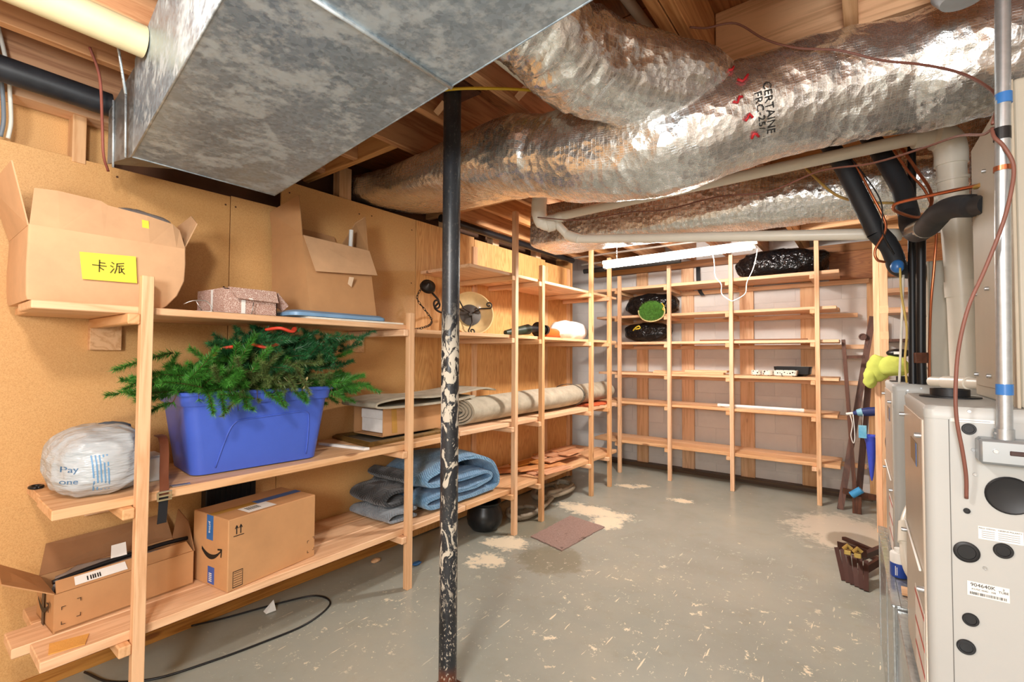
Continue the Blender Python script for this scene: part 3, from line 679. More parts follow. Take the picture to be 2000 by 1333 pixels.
tubi = (Matrix.Translation((-2.445, 1.09, .838)) @ Matrix.Rotation(R(-5.0), 4, 'Z')).inverted()
def clear_of(p):
    q = tubi @ p; p = p.copy()
    if abs(q.x) < .245 and abs(q.y) < .355: p.z = max(p.z, 1.214)
    p.z = min(p.z, 1.500); p.x = max(p.x, -2.70)
    if abs(p.y-.59) < .03 and -2.20 < p.x < -2.13: p.x = -2.205
    return p
def sprays(name, label, mat, specs, seed, nl=.034, per=300, dens=1.0):
    rg = random.Random(seed); root = thing(name, label, 'greenery', (-2.42, 1.04, 1.16), group='greenery in the blue tote')
    nb = B(); sbm = B()
    for (o, d, ln) in specs:
        o = V(o)+V((0, .045, 0)); d = V(d).normalized(); n = int(per*ln/.2*dens)
        bend = V((rg.uniform(-.3, .3), rg.uniform(-.3, .3), rg.uniform(-.45, .05)))
        pt = lambda u: clear_of(o+d*ln*u+bend*ln*.35*u*u)
        tube(sbm, [pt(k/10) for k in range(11)], [.0028*(1-.06*k) for k in range(11)], 5)
        for k in range(n):
            u = rg.random()**.9; p = pt(u); ax = (pt(min(1, u+.05))-pt(max(0, u-.05))).normalized()
            a = rg.uniform(0, 2*math.pi); s = ax.orthogonal().normalized(); s = Matrix.Rotation(a, 3, ax) @ s
            dr = (ax*rg.uniform(.45, 1.)+s*rg.uniform(.6, 1.)).normalized(); L_ = nl*rg.uniform(.6, 1.15)*(1-.35*u)
            wv = dr.cross(V((rg.uniform(-1, 1), rg.uniform(-1, 1), rg.uniform(-1, 1)))).normalized()*.0013
            q = [p-wv, p+wv, p+dr*L_]
            hitp = abs(q[2].y-.59) < .022 and -2.19 < q[2].x < -2.14
            if max(v.z for v in q) < 1.512 and min(v.x for v in q) > -2.715 and not hitp and TUB.ray_cast(p, dr, L_)[0] is None: quad(nb, q)
    mk('needles', nb, mat, root, kind='stuff'); mk('twigs', sbm, M('twig_brown', (92, 70, 40), .8), root, smooth=True, kind='stuff')
GR1 = M('bright_pine_green', (66, 130, 46), .42, var=.35, sc=30); GR2 = M('dark_pine_green', (40, 98, 54), .42, var=.4, sc=30); GR3 = M('olive_pine_green', (98, 118, 64), .42, var=.35, sc=30)
rg = random.Random(11)
def cluster(n, c, s, dirs, ln):
    out = []
    for k in range(n):
        o = V((c[0]+rg.gauss(0, s[0]), c[1]+rg.gauss(0, s[1]), c[2]+rg.gauss(0, s[2]))); o.x = max(-2.66, min(-2.16, o.x)); o.z = max(1.17, min(1.47, o.z))
        dd = V(rg.choice(dirs))+V((rg.uniform(-.5, .5), rg.uniform(-.5, .5), rg.uniform(-.4, .4))); out.append((o, dd, ln*rg.uniform(.7, 1.2)))
    return out
A_ = cluster(70, (-2.34, .86, 1.23), (.10, .09, .04), [(.5, -1, .15), (.8, -.5, .1), (.2, -1, .4), (1, 0, .1), (.3, .3, .8)], .19)+[((-2.34, .74, 1.20), (.25, -1, -.06), .21), ((-2.30, .72, 1.21), (.3, -1, .02), .20), ((-2.42, .72, 1.24), (0, -1, .1), .20), ((-2.36, .74, 1.24), (.2, -1, .2), .19), ((-2.28, .75, 1.19), (.2, -1, -.2), .22)]
A_ += cluster(34, (-2.33, 1.36, 1.21), (.09, .06, .035), [(.3, 1, -.1), (.5, .8, .2), (.2, 1, .3)], .17)
A_ += [((-2.25, y, 1.225), (.8, rg.uniform(-.5, .5), -.45), .17) for y in (.78, .84, .92, .98, 1.06, 1.12, 1.2, 1.28)]
sprays('pine_branches', 'bright green artificial pine branches spilling over both ends of the blue tote', GR1, A_, 5, .042, 560)
Bq = cluster(125, (-2.34, 1.18, 1.345), (.09, .12, .06), [(.6, 0, .6), (0, 1, .3), (.9, .3, 0), (.2, -.8, .5), (.7, .5, .3), (0, 0, 1)], .14)+cluster(34, (-2.40, .99, 1.38), (.08, .07, .04), [(.5, -.6, .4), (.8, 0, .2)], .14)
sprays('pine_wreath', 'dark green artificial wreath heaped highest above the blue tote', GR2, Bq, 6, .040, 560)
sprays('pine_garland', 'olive green artificial garland heaped in the middle of the blue tote', GR3, cluster(64, (-2.26, 1.05, 1.26), (.06, .10, .04), [(.8, 0, .3), (.8, .6, .1), (.8, -.6, .1), (.6, 0, -.4)], .13), 7, .034, 520)
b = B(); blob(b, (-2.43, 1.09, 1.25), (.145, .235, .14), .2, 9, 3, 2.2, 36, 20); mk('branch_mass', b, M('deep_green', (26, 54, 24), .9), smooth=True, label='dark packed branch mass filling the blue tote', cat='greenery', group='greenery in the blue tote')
RIB = M('red_ribbon', (206, 66, 44), .45)
for k, (pp, lab) in enumerate((([(-2.27, 1.03, 1.468), (-2.22, 1.07, 1.476), (-2.21, 1.12, 1.462), (-2.25, 1.16, 1.482)], 'red ribbon loop at the crest of the dark wreath'), ([(-2.26, .96, 1.40), (-2.20, 1.0, 1.385), (-2.2, 1.05, 1.40)], 'thin red ribbon strand on the wreath front'), ([(-2.32, .80, 1.32), (-2.26, .83, 1.37), (-2.24, .875, 1.385)], 'red ribbon end beside the bright pine branches'))):
    b = B(); tube(b, [p+V((.02, .045, .012)) for p in spline(pp, 6)], .008, 8, ry=.013); mk('red_ribbon', b, RIB, smooth=True, label=lab, cat='ribbon')
b = B(); tube(b, spline([(-2.19, 1.13, 1.26), (-2.175, 1.15, 1.235), (-2.17, 1.19, 1.225), (-2.17, 1.22, 1.24), (-2.165, 1.235, 1.255), (-2.165, 1.225, 1.225), (-2.165, 1.215, 1.20)], 6), .001, 6, ry=.004)
mk('curled_ribbon', b, M('gold_ribbon', (214, 196, 142), .3, .4), smooth=True, label='curled pale gold ribbon hanging over the tote rim', cat='ribbon')

# plastic carrier bag
t = thing('shopping_bag', 'stuffed white plastic shopping bag with pale blue print on the middle shelf', 'bag', (-2.42, .50, .838))
b = B(); blob(b, (-2.42, .507, .955), (.195, .138, .128), .10, 12, 2.4, 2.7, 96, 60, flat=.8395, fold=lambda d: -.10*max(0, d.z)*abs(math.sin(6*d.y)))
BAG = M('white_film', (192, 200, 205), .28, var=.10, sc=6, bs=.6, bsc=14, bd=.03, trans=.12, stretch=(1, .5, 2.4))
bag = mk('film', b, BAG, t, smooth=True); tb = B(); tb.from_mesh(bag.data); tb.transform(FR[t].inverted()); tree = BVHTree.FromBMesh(tb)
PB_ = M('pale_blue_print', (104, 150, 190), .5)
for k in range(5):
    b = B(); quad(b, [(-2, .455+k*.0105+.012*j, z) for j, z in ((0, 1.0), (1, .87))]+[(-2, .455+k*.0105+.0045+.012*j, z) for j, z in ((1, .87), (0, 1.0))]); wrapped('stripe', b, tree, bag, PB_)
for s, y, z, sz in (('Pay', .405, .955, .030), ('one', .405, .912, .028)):
    o = text('lettering', s, sz, YZ(-2.0, y, z), PB_, t, .0002); q = B(); q.from_mesh(o.data); q.transform(FR[t].inverted()); bpy.data.objects.remove(o)
    for v in q.verts:
        h = tree.ray_cast(v.co, V((-1, 0, 0)))
        if h[0] is not None: v.co = h[0]+V((.0016, 0, 0))
    mk('lettering', q, PB_, bag)
b = B(); blob(b, (-2.46, .56, 1.055), (.07, .06, .03), .3, 20, 8, 2.2, 24, 14); mk('grey_cloth', b, M('slate_cloth', (92, 104, 116), .8), t, smooth=True)
b = B(); pp = [(-2.60+.022*math.cos(a), .372+.018*math.sin(a), .8445) for a in [2*math.pi*k/20 for k in range(21)]]; tube(b, pp, .006, 8); mk('black_ring', b, BLACKP, smooth=True, label='small black rubber ring behind the shopping bag', cat='ring')
# belt
t = thing('leather_belt', 'brown leather belt with a pale buckle draped over the middle shelf edge', 'belt', (-2.19, .665, .74))
def strip(bm, pts, wid, th, wdir=(0, 1, 0)):
    P4 = [V(p) for p in pts]; wv = V(wdir)*wid/2; F = frame(P4); rings = []
    for p, (T, N, Bn) in zip(P4, F):
        n = T.cross(V(wdir)).normalized()*th/2; rings.append([p-wv-n, p+wv-n, p+wv+n, p-wv+n])
    loft(bm, rings, True, True)
b = B(); strip(b, spline([(-2.36, .695, 1.028), (-2.29, .69, 1.025), (-2.25, .685, .98), (-2.225, .678, .90), (-2.186, .668, .847), (-2.176, .664, .82)], 6), .030, .004); mk('strap', b, M('brown_leather', (112, 62, 38), .45), t, smooth=40)
b = B(); strip(b, spline([(-2.176, .664, .82), (-2.174, .662, .78), (-2.176, .660, .725), (-2.178, .660, .715)], 4), .030, .004); mk('strap_end', b, M('black_leather', (32, 32, 36), .4), t, smooth=40)
b = B(); tube(b, [(-2.166, .642, .835), (-2.166, .686, .835), (-2.166, .686, .805), (-2.166, .642, .805), (-2.166, .642, .835)], .0045, 6); tube(b, [(-2.166, .642, .82), (-2.166, .686, .82)], .004, 6); mk('buckle', b, M('pale_brass', (206, 190, 150), .3, .7), t)
b = B(); abox(b, -2.52, -2.36, .655, .735, .8385, .935, .004); abox(b, -2.50, -2.38, .665, .725, .935, .94, .001); mk('plastic_case', b, M('milky_plastic', (222, 222, 216), .3, trans=.4), label='milky clear plastic case behind the brown belt', cat='case')
b = B(); slab(b, [(-2.23, .70, .8392), (-2.20, .70, .8392), (-2.195, .76, .8392), (-2.215, .765, .8392)], .003); mk('foil_scrap', b, M('silver_film', (200, 202, 204), .25, .8), label='silver film scrap beside the brown belt', cat='scrap')
b = B(); slab(b, [(-2.56, 1.535, .8385), (-2.555, 1.555, .8385), (-2.212, 1.632, .8385), (-2.22, 1.602, .8385)], -.013); mk('white_trim_strip', b, M('white_plastic', (236, 236, 232)), label='short white plastic strip lying beside the wooden picture frame', cat='strip')
# picture frame under the long carton
t = thing('picture_frame', 'flat dark gilt picture frame lying under the long carton on the middle shelf', 'frame', (-2.48, 1.98, .838))
GILT = M('old_gilt', (112, 84, 40), .45, .3, var=.3, sc=40)
c0 = [V((-2.265, 1.665, 0)), V((-2.295, 2.31, 0)), V((-2.69, 2.30, 0)), V((-2.69, 1.705, 0))]
cen = sum(c0, V())/4
for i in range(4):
    a, d_ = c0[i], c0[(i+1) % 4]; b = B(); rings = []
    for p in (a, d_):
        q = p+(cen-p)*.16; rings.append([p+V((0, 0, .8385)), p+V((0, 0, .852)), p.lerp(q, .4)+V((0, 0, .864)), q+V((0, 0, .856)), q+V((0, 0, .8385))])
    loft(b, rings, True, True); mk('frame_side', b, GILT, t)
b = B(); slab(b, [p+(cen-p)*.155+V((0, 0, .842)) for p in c0], .004); mk('picture_panel', b, M('dark_picture', (70, 64, 50), .5), t)
# long carton with white foam end
t = thing('cardboard_box', 'long flat-open carton with white foam in its end under a carpet offcut', 'box', (-2.52, 2.15, .864))
x0, x1, y0, y1, z0, z1 = -2.665, -2.375, 1.845, 2.335, .865, 1.035
b = B(); [slab(b, p, .005) for p in ([(x1, y0, z0), (x1, y1, z0), (x1, y1, z1), (x1, y0, z1)], [(x0, y1, z0), (x0, y0, z0), (x0, y0, z1), (x0, y1, z1)], [(x0, y0, z1), (x1, y0, z1), (x1, y1, z1), (x0, y1, z1)], [(x1, y0, z0), (x0, y0, z0), (x0, y1, z0), (x1, y1, z0)], [(x1, y1, z0), (x0, y1, z0), (x0, y1, z1), (x1, y1, z1)])]
mk('carton_body', b, CARD2, t)
b = B(); abox(b, x0+.012, x1-.02, y0+.05, y1-.02, z0+.005, z1-.025, .004); abox(b, x0+.012, x1-.03, y0+.045, y1-.1, z0+.09, z1-.02, .004); mk('foam_insert', b, M('white_foam', (238, 236, 232), .8), t)
b = B(); slab(b, [(x1+.0062, y0+.07, z0+.01), (x1+.0062, y0+.11, z0+.01), (x1+.0062, y0+.10, z1), (x1+.0062, y0+.06, z1)], .0006); mk('packing_tape', b, M('tan_tape', (188, 142, 70), .2), t)

# carpet offcut folded on top, and the carpet roll
RUG = M('carpet_backing', (158, 149, 130), .9, var=.15, sc=14, bs=.4, bsc=300, c2=(184, 175, 156)); RUGD = M('carpet_pile', (112, 100, 84), .95, var=.3, sc=90, bs=.6, bsc=260)
b = B(); strip(b, spline([(-2.46, 2.60, 1.066), (-2.46, 2.45, 1.052), (-2.46, 2.2, 1.044), (-2.46, 1.90, 1.045), (-2.46, 1.76, 1.052), (-2.46, 1.735, 1.066), (-2.46, 1.77, 1.084), (-2.46, 1.95, 1.098), (-2.46, 2.2, 1.088), (-2.46, 2.45, 1.098), (-2.46, 2.70, 1.118), (-2.46, 2.84, 1.098)], 6), .34, .012, (1, 0, 0))
mk('carpet_offcut', b, [RUG], smooth=35, label='folded taupe carpet offcut lying on the long carton', cat='carpet')
t = thing('carpet_roll', 'long rolled taupe carpet with spiral end on the middle shelf', 'carpet', (-2.42, 3.6, .852))
b = B(); spi = []; turns = 4.2; nS = 120
for k in range(nS+1):
    a = 2*math.pi*turns*k/nS; r = .016+.094*k/nS; spi.append((a, r))
def roll_pt(a, r, y, off=0.):
    sag = 1+.05*noise.noise(V((y*1.3, 2, 0))); x = math.cos(a)*(r+off)*1.40*sag; z = math.sin(a)*(r+off)*.86
    return V((-2.40+.05*noise.noise(V((y*.8, 0, 4)))+x, y, .957+.006*math.sin(y*4)+.016*min(1, max(0, (y-3.8)/.4))+max(z, -.098)))
ys = [2.50+(2.32)*i/34 for i in range(35)]
for off in (0., .016):
    loft(b, [[roll_pt(a, r, y+.03*math.cos(a), off) for a, r in spi] for y in ys], False, False)
for y in (ys[0], ys[-1]): loft(b, [[roll_pt(a, r, y+.03*math.cos(a), 0) for a, r in spi], [roll_pt(a, r, y+.03*math.cos(a), .016) for a, r in spi]], False, False)
mk('rolled_carpet', b, RUG, t, smooth=45)
b = B(); tube(b, [roll_pt(a, .113, 4.15+.02*math.cos(a), .014) for a in [2*math.pi*k/30 for k in range(31)]], .004, 6, ry=.012); mk('tie_band', b, M('dark_tape', (90, 82, 70), .6), t, smooth=True)
b = B(); blob(b, (-2.36, 4.50, .859), (.17, .28, .011), .3, 14, 6, 2.6, 40, 12, flat=.8525); mk('orange_cloth', b, M('rust_orange_cloth', (196, 92, 52), .85, var=.2, bs=.3, bsc=60), smooth=True, label='crumpled rust orange cloth under the far end of the carpet roll', cat='cloth')

# ------------------------------------------------------------------ bottom shelf
t = thing('cardboard_box', 'low open shipping carton with barcode patch and upright flaps on the bottom shelf', 'box', (-2.49, .62, .347))
lo = [(-2.37, .395, .349), (-2.40, .85, .349), (-2.63, .84, .349), (-2.60, .385, .349)]; hi = [(-2.37, .395, .488), (-2.40, .85, .492), (-2.63, .84, .50), (-2.60, .385, .495)]
carton8(t, lo, hi, CARD2)
flap(t, [(-2.60, .388, .494), (-2.63, .84, .499), (-2.70, .83, .60), (-2.70, .42, .585)], CARDIN)
flap(t, [(-2.372, .395, .488), (-2.60, .386, .494), (-2.58, .27, .585), (-2.37, .26, .575)], CARD2)
flap(t, [(-2.40, .851, .492), (-2.63, .841, .50), (-2.62, .858, .63), (-2.50, .858, .60)], CARDIN)
ff = [(-2.371, .40, .489), (-2.401, .845, .493), (-2.445, .835, .525), (-2.42, .405, .518)]; flap(t, ff, CARD2)
def onflap(u0, u1, v0, v1): return [V(ff[0]).lerp(V(ff[1]), u).lerp(V(ff[3]).lerp(V(ff[2]), u), v)+V((.003, 0, .0045)) for u, v in ((u0, v0), (u1, v0), (u1, v1), (u0, v1))]
b = B(); slab(b, onflap(.12, .48, .15, .85), .0008); sl = mk('shipping_label', b, WHITE, t)
for u in (.20, .222, .238, .252, .27, .285): flap(t, [p+V((.0006, 0, .001)) for p in onflap(u, u+.009, .25, .6)], INK, .0004, 'barcode_bar')
def patch(t, x, y0, y1, z0, z1, rows, skew=0.):
    """black framed barcode patch printed on a carton front"""
    for (a, c, d_, e) in ((y0, y1, z0, z0+.003), (y0, y1, z1-.003, z1), (y0, y0+.002, z0, z1), (y1-.002, y1, z0, z1)): flap(t, [(x+skew*(a-y0), a, d_), (x+skew*(c-y0), c, d_), (x+skew*(c-y0), c, e), (x+skew*(a-y0), a, e)], INK, .0005, 'print_line')
    for k in range(rows):
        z = z0+(z1-z0)*(k+1)/(rows+1); flap(t, [(x+skew*.003, y0+.004, z), (x+skew*(y1-y0-.004), y1-.004, z), (x+skew*(y1-y0-.004), y1-.004, z+.0016), (x+skew*.003, y0+.004, z+.0016)], INK, .0005, 'print_line')
patch(t, -2.3785, .505, .55, .385, .455, 9, -.066)
for (y, z, sy, sz) in ((.415, .44, 1, -1), (.415, .375, 1, 1), (.47, .452, -1, -1), (.47, .385, -1, 1)):
    xx = -2.3642-.066*(y-.395)
    flap(t, [(xx, y, z), (xx, y+sy*.012, z), (xx, y+sy*.012, z+sz*.002), (xx, y, z+sz*.002)], INK, .0005, 'print_line'); flap(t, [(xx, y, z), (xx, y+sy*.002, z), (xx, y+sy*.002, z+sz*.012), (xx, y, z+sz*.012)], INK, .0005, 'print_line')
def smile(t, o, ux, uy, w, mat):
    """curved arrow printed on the end of a carton"""
    Mx = plane_m(o, ux, uy); b = B(); up, dn = [], []
    for k in range(15):
        u = k/14; x = (u-.5)*w; z = .22*w*(4*(u-.45)**2-.8); hw = .045*w*math.sin(math.pi*min(1, .12+u*.95))+.004; up.append(Mx @ V((x, z+hw, 0))); dn.append(Mx @ V((x, z-hw, 0)))
    n = (Mx.to_3x3() @ V((0, 0, 1)))*.0006
    loft(b, [[a, c, c+n, a+n] for a, c in zip(up, dn)], True, True)
    stroke(b, [(.34*w, .10*w), (.52*w, .13*w), (.50*w, -.08*w)], .045*w, Mx, .0006); return mk('printed_arrow', b, mat, t)
smile(t, (-2.48, .3845, .43), (1, .043, 0), (0, 0, 1), .14, INK)
flap(t, [(-2.50, .3838, .35), (-2.47, .385, .35), (-2.47, .385, .488), (-2.50, .3838, .488)], M('dark_tape2', (52, 48, 46), .4), .0006, 'packing_tape')
b = B(); blob(b, (-2.52, .60, .47), (.06, .17, .045), .3, 18, 12, 2.4, 30, 14); mk('blister_packs', b, M('clear_blister', (190, 186, 184), .2, trans=.5), smooth=True, label='clear blister packaging inside the low open carton', cat='packaging')
b = B(); tube(b, spline([(-2.43, .40, .515), (-2.45, .5, .522), (-2.46, .62, .53), (-2.47, .75, .535), (-2.48, .85, .53)], 5), .009, 8); mk('black_strap', b, BLACKP, smooth=True, label='black strap lying along the low open carton contents', cat='strap')
b = B(); slab(b, [(-2.46, .575, .535), (-2.45, .625, .538), (-2.49, .63, .578), (-2.50, .585, .574)], .0015); mk('hang_tag', b, WHITE, label='white barcode hang tag in the low open carton', cat='tag')
# closed shipping carton
t = thing('cardboard_box', 'closed upright shipping carton with blue tape and a printed curved arrow', 'box', (-2.190, .905, .347), R(7.5), local=True)
b = B(); abox(b, -.275, 0, 0, .435, .001, .308, .0035); mk('carton_body', b, CARD2, t)
BT = M('blue_tape_print', (52, 110, 176), .3); 
flap(t, [(-.155, .0, .3088), (-.115, .0, .3088), (-.115, .435, .3088), (-.155, .435, .3088)], M('tan_tape', (188, 142, 70)), .0006, 'packing_tape')
flap(t, [(-.158, .20, .3094), (-.112, .20, .3094), (-.112, .433, .3094), (-.158, .433, .3094)], BT, .0006, 'blue_tape')
flap(t, [(-.165, -.0008, .20), (-.115, -.0008, .20), (-.115, -.0008, .307), (-.165, -.0008, .307)], BT, -.0006, 'blue_tape')
text('lettering', 'prime', .022, plane_m((-.14, -.002, .255), (0, 0, -1), (1, 0, 0)), WHITE, t)
flap(t, [(-.105, .10, .3096), (-.02, .10, .3096), (-.02, .235, .3096), (-.105, .235, .3096)], WHITE, .0006, 'shipping_label')
for k in range(7): flap(t, [(-.09, .12+k*.009, .3105), (-.05, .12+k*.009, .3105), (-.05, .124+k*.009, .3105), (-.09, .124+k*.009, .3105)], INK, .0004, 'barcode_bar')
smile(t, (-.125, -.0012, .155), (1, 0, 0), (0, 0, 1), .15, INK)
flap(t, [(-.15, -.001, .012), (-.10, -.001, .012), (-.10, -.001, .085), (-.15, -.001, .085)], M('blue_sticker', (58, 92, 170), .4), -.0006, 'blue_sticker')
for k in range(5): flap(t, [(-.14, -.0018, .022+k*.008), (-.118, -.0018, .022+k*.008), (-.118, -.0018, .026+k*.008), (-.14, -.0018, .026+k*.008)], WHITE, -.0004, 'print_line')
patch(t, .0006, .022, .066, .012, .082, 6)
Mx = plane_m((.0006, .035, .24), (0, 1, 0), (0, 0, 1)); b = B()
for dx in (0, .018): stroke(b, [(dx, 0), (dx, .035)], .004, Mx); stroke(b, [(dx-.006, .024), (dx, .036), (dx+.006, .024)], .003, Mx)
stroke(b, [(-.012, -.008), (.032, -.008)], .003, Mx); mk('printed_arrows', b, INK, t)
for (y, z, sy, sz) in ((.39, .09, 1, -1), (.39, .03, 1, 1), (.43, .10, -1, -1), (.43, .035, -1, 1)):
    flap(t, [(.0006, y, z), (.0006, y+sy*.01, z), (.0006, y+sy*.01, z+sz*.002), (.0006, y, z+sz*.002)], INK, .0005, 'print_line'); flap(t, [(.0006, y, z), (.0006, y+sy*.002, z), (.0006, y+sy*.002, z+sz*.012), (.0006, y, z+sz*.012)], INK, .0005, 'print_line')
b = B(); abox(b, -2.69, -2.63, .98, 1.22, .3475, .745, .004)
for k in range(9): abox(b, -2.632, -2.626, 1.0+k*.024, 1.008+k*.024, .36, .735)
mk('ribbed_panel', b, BLACKP, label='black ribbed plastic panel standing behind the closed carton', cat='panel')
b = B(); slab(b, [(-2.30, .375, .3482), (-2.22, .36, .3482), (-2.20, .45, .3482), (-2.27, .475, .3482)], .003); mk('sanding_scrap', b, M('orange_mesh', (224, 164, 84), .8, bs=.5, bsc=200), label='orange mesh scrap lying on the bottom shelf board', cat='scrap')

# moving blankets
def folded(bm, path, x0, x1, th, n=14, seed=1., puff=.03):
    """cloth folded in layers: ribbon path in (y, z) carried across x"""
    P2 = spline([(0, y, z) for y, z in path], 6); rings = []; F = frame(P2)
    for i in range(n+1):
        u = i/n; x = x0+(x1-x0)*u; e = math.sin(math.pi*min(max(u, .02), .98))**.25; top, bot = [], []
        for k, p in enumerate(P2):
            T = F[k][0]; nn = T.cross(V((1, 0, 0))).normalized(); h = th*.5*e*(1+.4*noise.noise(V((x*9, p.y*7, p.z*7+seed))))
            q = V((x+.012*noise.noise(p*8+V((seed, 0, 0))), p.y+.02*noise.noise(V((x*5, p.z*6, seed))), p.z+puff*.4*noise.noise(V((x*4+seed, p.y*4, p.z*3)))*min(1, (p.z-.34)*8)))
            top.append(q+nn*h); bot.append(q-nn*h)
        rings.append(top+bot[::-1])
    loft(bm, rings, True, True)
def m_quilt(name, c1, c2):
    m, nt, b_ = newmat(name); vec = objco(nt, rnd=0); sep = nd(nt, 'ShaderNodeSeparateXYZ', {0: vec})
    zz = mth(nt, 'PINGPONG', mth(nt, 'MULTIPLY', sep.outputs[0], 1.), .07)
    wv = mth(nt, 'SINE', mth(nt, 'MULTIPLY', mth(nt, 'ADD', mth(nt, 'ADD', sep.outputs[1], sep.outputs[2]), zz), 300.))
    n = noisef(nt, vec, 30, 4, .6); cc = ramp(nt, n, [(.3, c4(c1)), (.7, c4(c2))]); nt.links.new(cc, b_.inputs['Base Color'])
    b_.inputs['Roughness'].default_value = .85; b_.inputs['Sheen Weight'].default_value = .3; bump(nt, b_, wv, .35, .006); return m
b = B(); folded(b, [(2.80, .372), (2.50, .372), (2.24, .374), (2.15, .40), (2.20, .435), (2.5, .43), (2.74, .435), (2.80, .47), (2.72, .505), (2.45, .51), (2.22, .51), (2.14, .545), (2.22, .59), (2.42, .64), (2.62, .635), (2.78, .575), (2.86, .48), (2.87, .40), (2.80, .366)], -2.67, -2.235, .045, 18, 2., .05); b.transform(Matrix.Translation((0, -.06, .007)))
mk('moving_blanket', b, m_quilt('blue_quilt', (88, 132, 170), (122, 166, 200)), smooth=50, label='folded light blue quilted moving blanket on the bottom shelf', cat='blanket')
b = B(); folded(b, [(2.12, .362), (2.02, .362), (1.93, .364), (1.90, .385), (1.94, .405), (2.04, .40), (2.12, .402)], -2.64, -2.27, .024, 12, 5., .02); b.transform(Matrix.Translation((0, -.085, 0)))
mk('moving_blanket', b, m_quilt('grey_quilt', (112, 122, 132), (138, 148, 156)), smooth=50, label='grey quilted blanket folded flat under the black one', cat='blanket')
b = B(); folded(b, [(2.13, .435), (2.02, .425), (1.96, .44), (1.95, .47), (2.0, .50), (2.10, .505), (2.13, .54), (2.08, .575), (2.13, .60)], -2.68, -2.33, .035, 12, 8., .03); b.transform(Matrix.Translation((0, -.105, .012)))
mk('moving_blanket', b, m_quilt('black_quilt', (26, 28, 32), (48, 52, 56)), smooth=50, label='black quilted blanket folded beside the light blue one', cat='blanket')

# honey coloured floor planks left on the bottom shelf
rp = random.Random(21); HON = [wood('y', 'honey_plank', (206, 142, 78), (172, 104, 50)), wood('y', 'pink_plank', (214, 164, 128), (186, 128, 92)), wood('y', 'dark_honey', (176, 106, 50), (140, 78, 34))]
spec = [(-2.50, 3.45, 28, .62, 2, 0), (-2.40, 3.38, 38, .5, 2, 1), (-2.33, 3.52, 20, .5, 0, 2), (-2.25, 3.55, 12, .46, 1, 0), (-2.55, 3.75, 5, .6, 0, 1), (-2.43, 3.84, -4, .6, 0, 3), (-2.32, 3.86, 4, .5, 1, 4), (-2.50, 3.92, -8, .5, 1, 4), (-2.40, 3.98, 3, .42, 1, 5), (-2.30, 4.02, -3, .34, 1, 6), (-2.58, 4.12, 6, .5, 0, 2), (-2.45, 4.10, 2, .34, 1, 6), (-2.165, 3.50, 8, .36, 1, 2)]
for k, (x, y, a, ln, mi, lv) in enumerate(spec):
    b = B(); abox(b, -.055, .055, -ln/2, ln/2, 0, .0125, .002); abox(b, .055, .061, -ln/2, ln/2, .004, .008)
    b.transform(Matrix.Translation((x, y, .3475+lv*.0127)) @ Matrix.Rotation(R(-a), 4, 'Z'))
    mk('floor_plank', b, HON[mi], label='loose tongue-and-groove floor plank in the heap on the bottom shelf', cat='plank', group='loose floor planks on the bottom shelf')

# things on the floor under the shelf
t = thing('black_cauldron', 'round black plastic cauldron on the floor under the bottom shelf', 'cauldron', (-2.42, 2.87, 0))
b = B(); lathe(b, [(.06, .004), (.10, .01), (.132, .05), (.142, .10), (.134, .15), (.112, .185), (.110, .195), (.128, .212), (.132, .220), (.124, .224), (.110, .212), (.106, .19), (.125, .14), (.13, .08), (.08, .02), (.001, .015)], Matrix.Translation((-2.42, 2.87, 0)), 40)
mk('pot', b, M('satin_black_plastic', (26, 28, 31), .33, var=.1), t, smooth=50)
b = B(); pts = []
for k in range(420):
    u = k/419; a = u*2*math.pi*4.6
    if u < .40: cx, cy, rx, ry = -2.36, 3.30, .13, .15
    else: cx, cy, rx, ry = -2.46, 3.95, .14+.03*math.sin(a*.7), .27
    s = min(1, max(0, (u-.36)/.09)); s = s*s*(3-2*s); cx = -2.36*(1-s)-2.46*s; cy = 3.30*(1-s)+3.95*s; rx = .13*(1-s)+.15*s; ry = .15*(1-s)+.27*s
    pts.append(V((cx+rx*math.cos(a+2.2)*(1-.12*math.sin(u*9)), cy+ry*math.sin(a+2.2), .022+.034*(u*4.6 % 1 > .5)*u+.03*u+.012*math.sin(u*30)**2)))
tube(b, pts, [.0195 if k % 2 else .0155 for k in range(420)], 12)
mk('corrugated_hose', b, M('grey_tan_hose', (150, 138, 120), .55, var=.1), smooth=60, label='coiled grey corrugated hose on the floor under the bottom shelf', cat='hose')
def m_mat():
    m, nt, b_ = newmat('mauve_carpet'); vec = objco(nt, rnd=0); n = noisef(nt, vec, 9, 5, .6); f = noisef(nt, vec, 160, 3, .7)
    cc = ramp(nt, f, [(.3, c4((128, 104, 96))), (.7, c4((176, 150, 140)))]); cc = mixc(nt, mth(nt, 'MULTIPLY', step(nt, n, .62, .68), .7), cc, c4((90, 68, 56)))
    nt.links.new(cc, b_.inputs['Base Color']); b_.inputs['Roughness'].default_value = .95; bump(nt, b_, f, .9, .006); return m
b = B(); rm = random.Random(4); cs = [V((-2.035, 2.955, 0)), V((-1.72, 2.875, 0)), V((-1.685, 3.475, 0)), V((-2.03, 3.53, 0))]; edge = []
for i in range(4):
    for k in range(14): edge.append(cs[i].lerp(cs[(i+1) % 4], k/14)+V((rm.uniform(-.004, .004), rm.uniform(-.004, .004), 0)))
loft(b, [[p+V((0, 0, .0005)) for p in edge], [p+V((0, 0, .009)) for p in edge]], True, True); mk('floor_mat', b, m_mat(), label='worn mauve carpet square lying on the concrete floor', cat='mat')
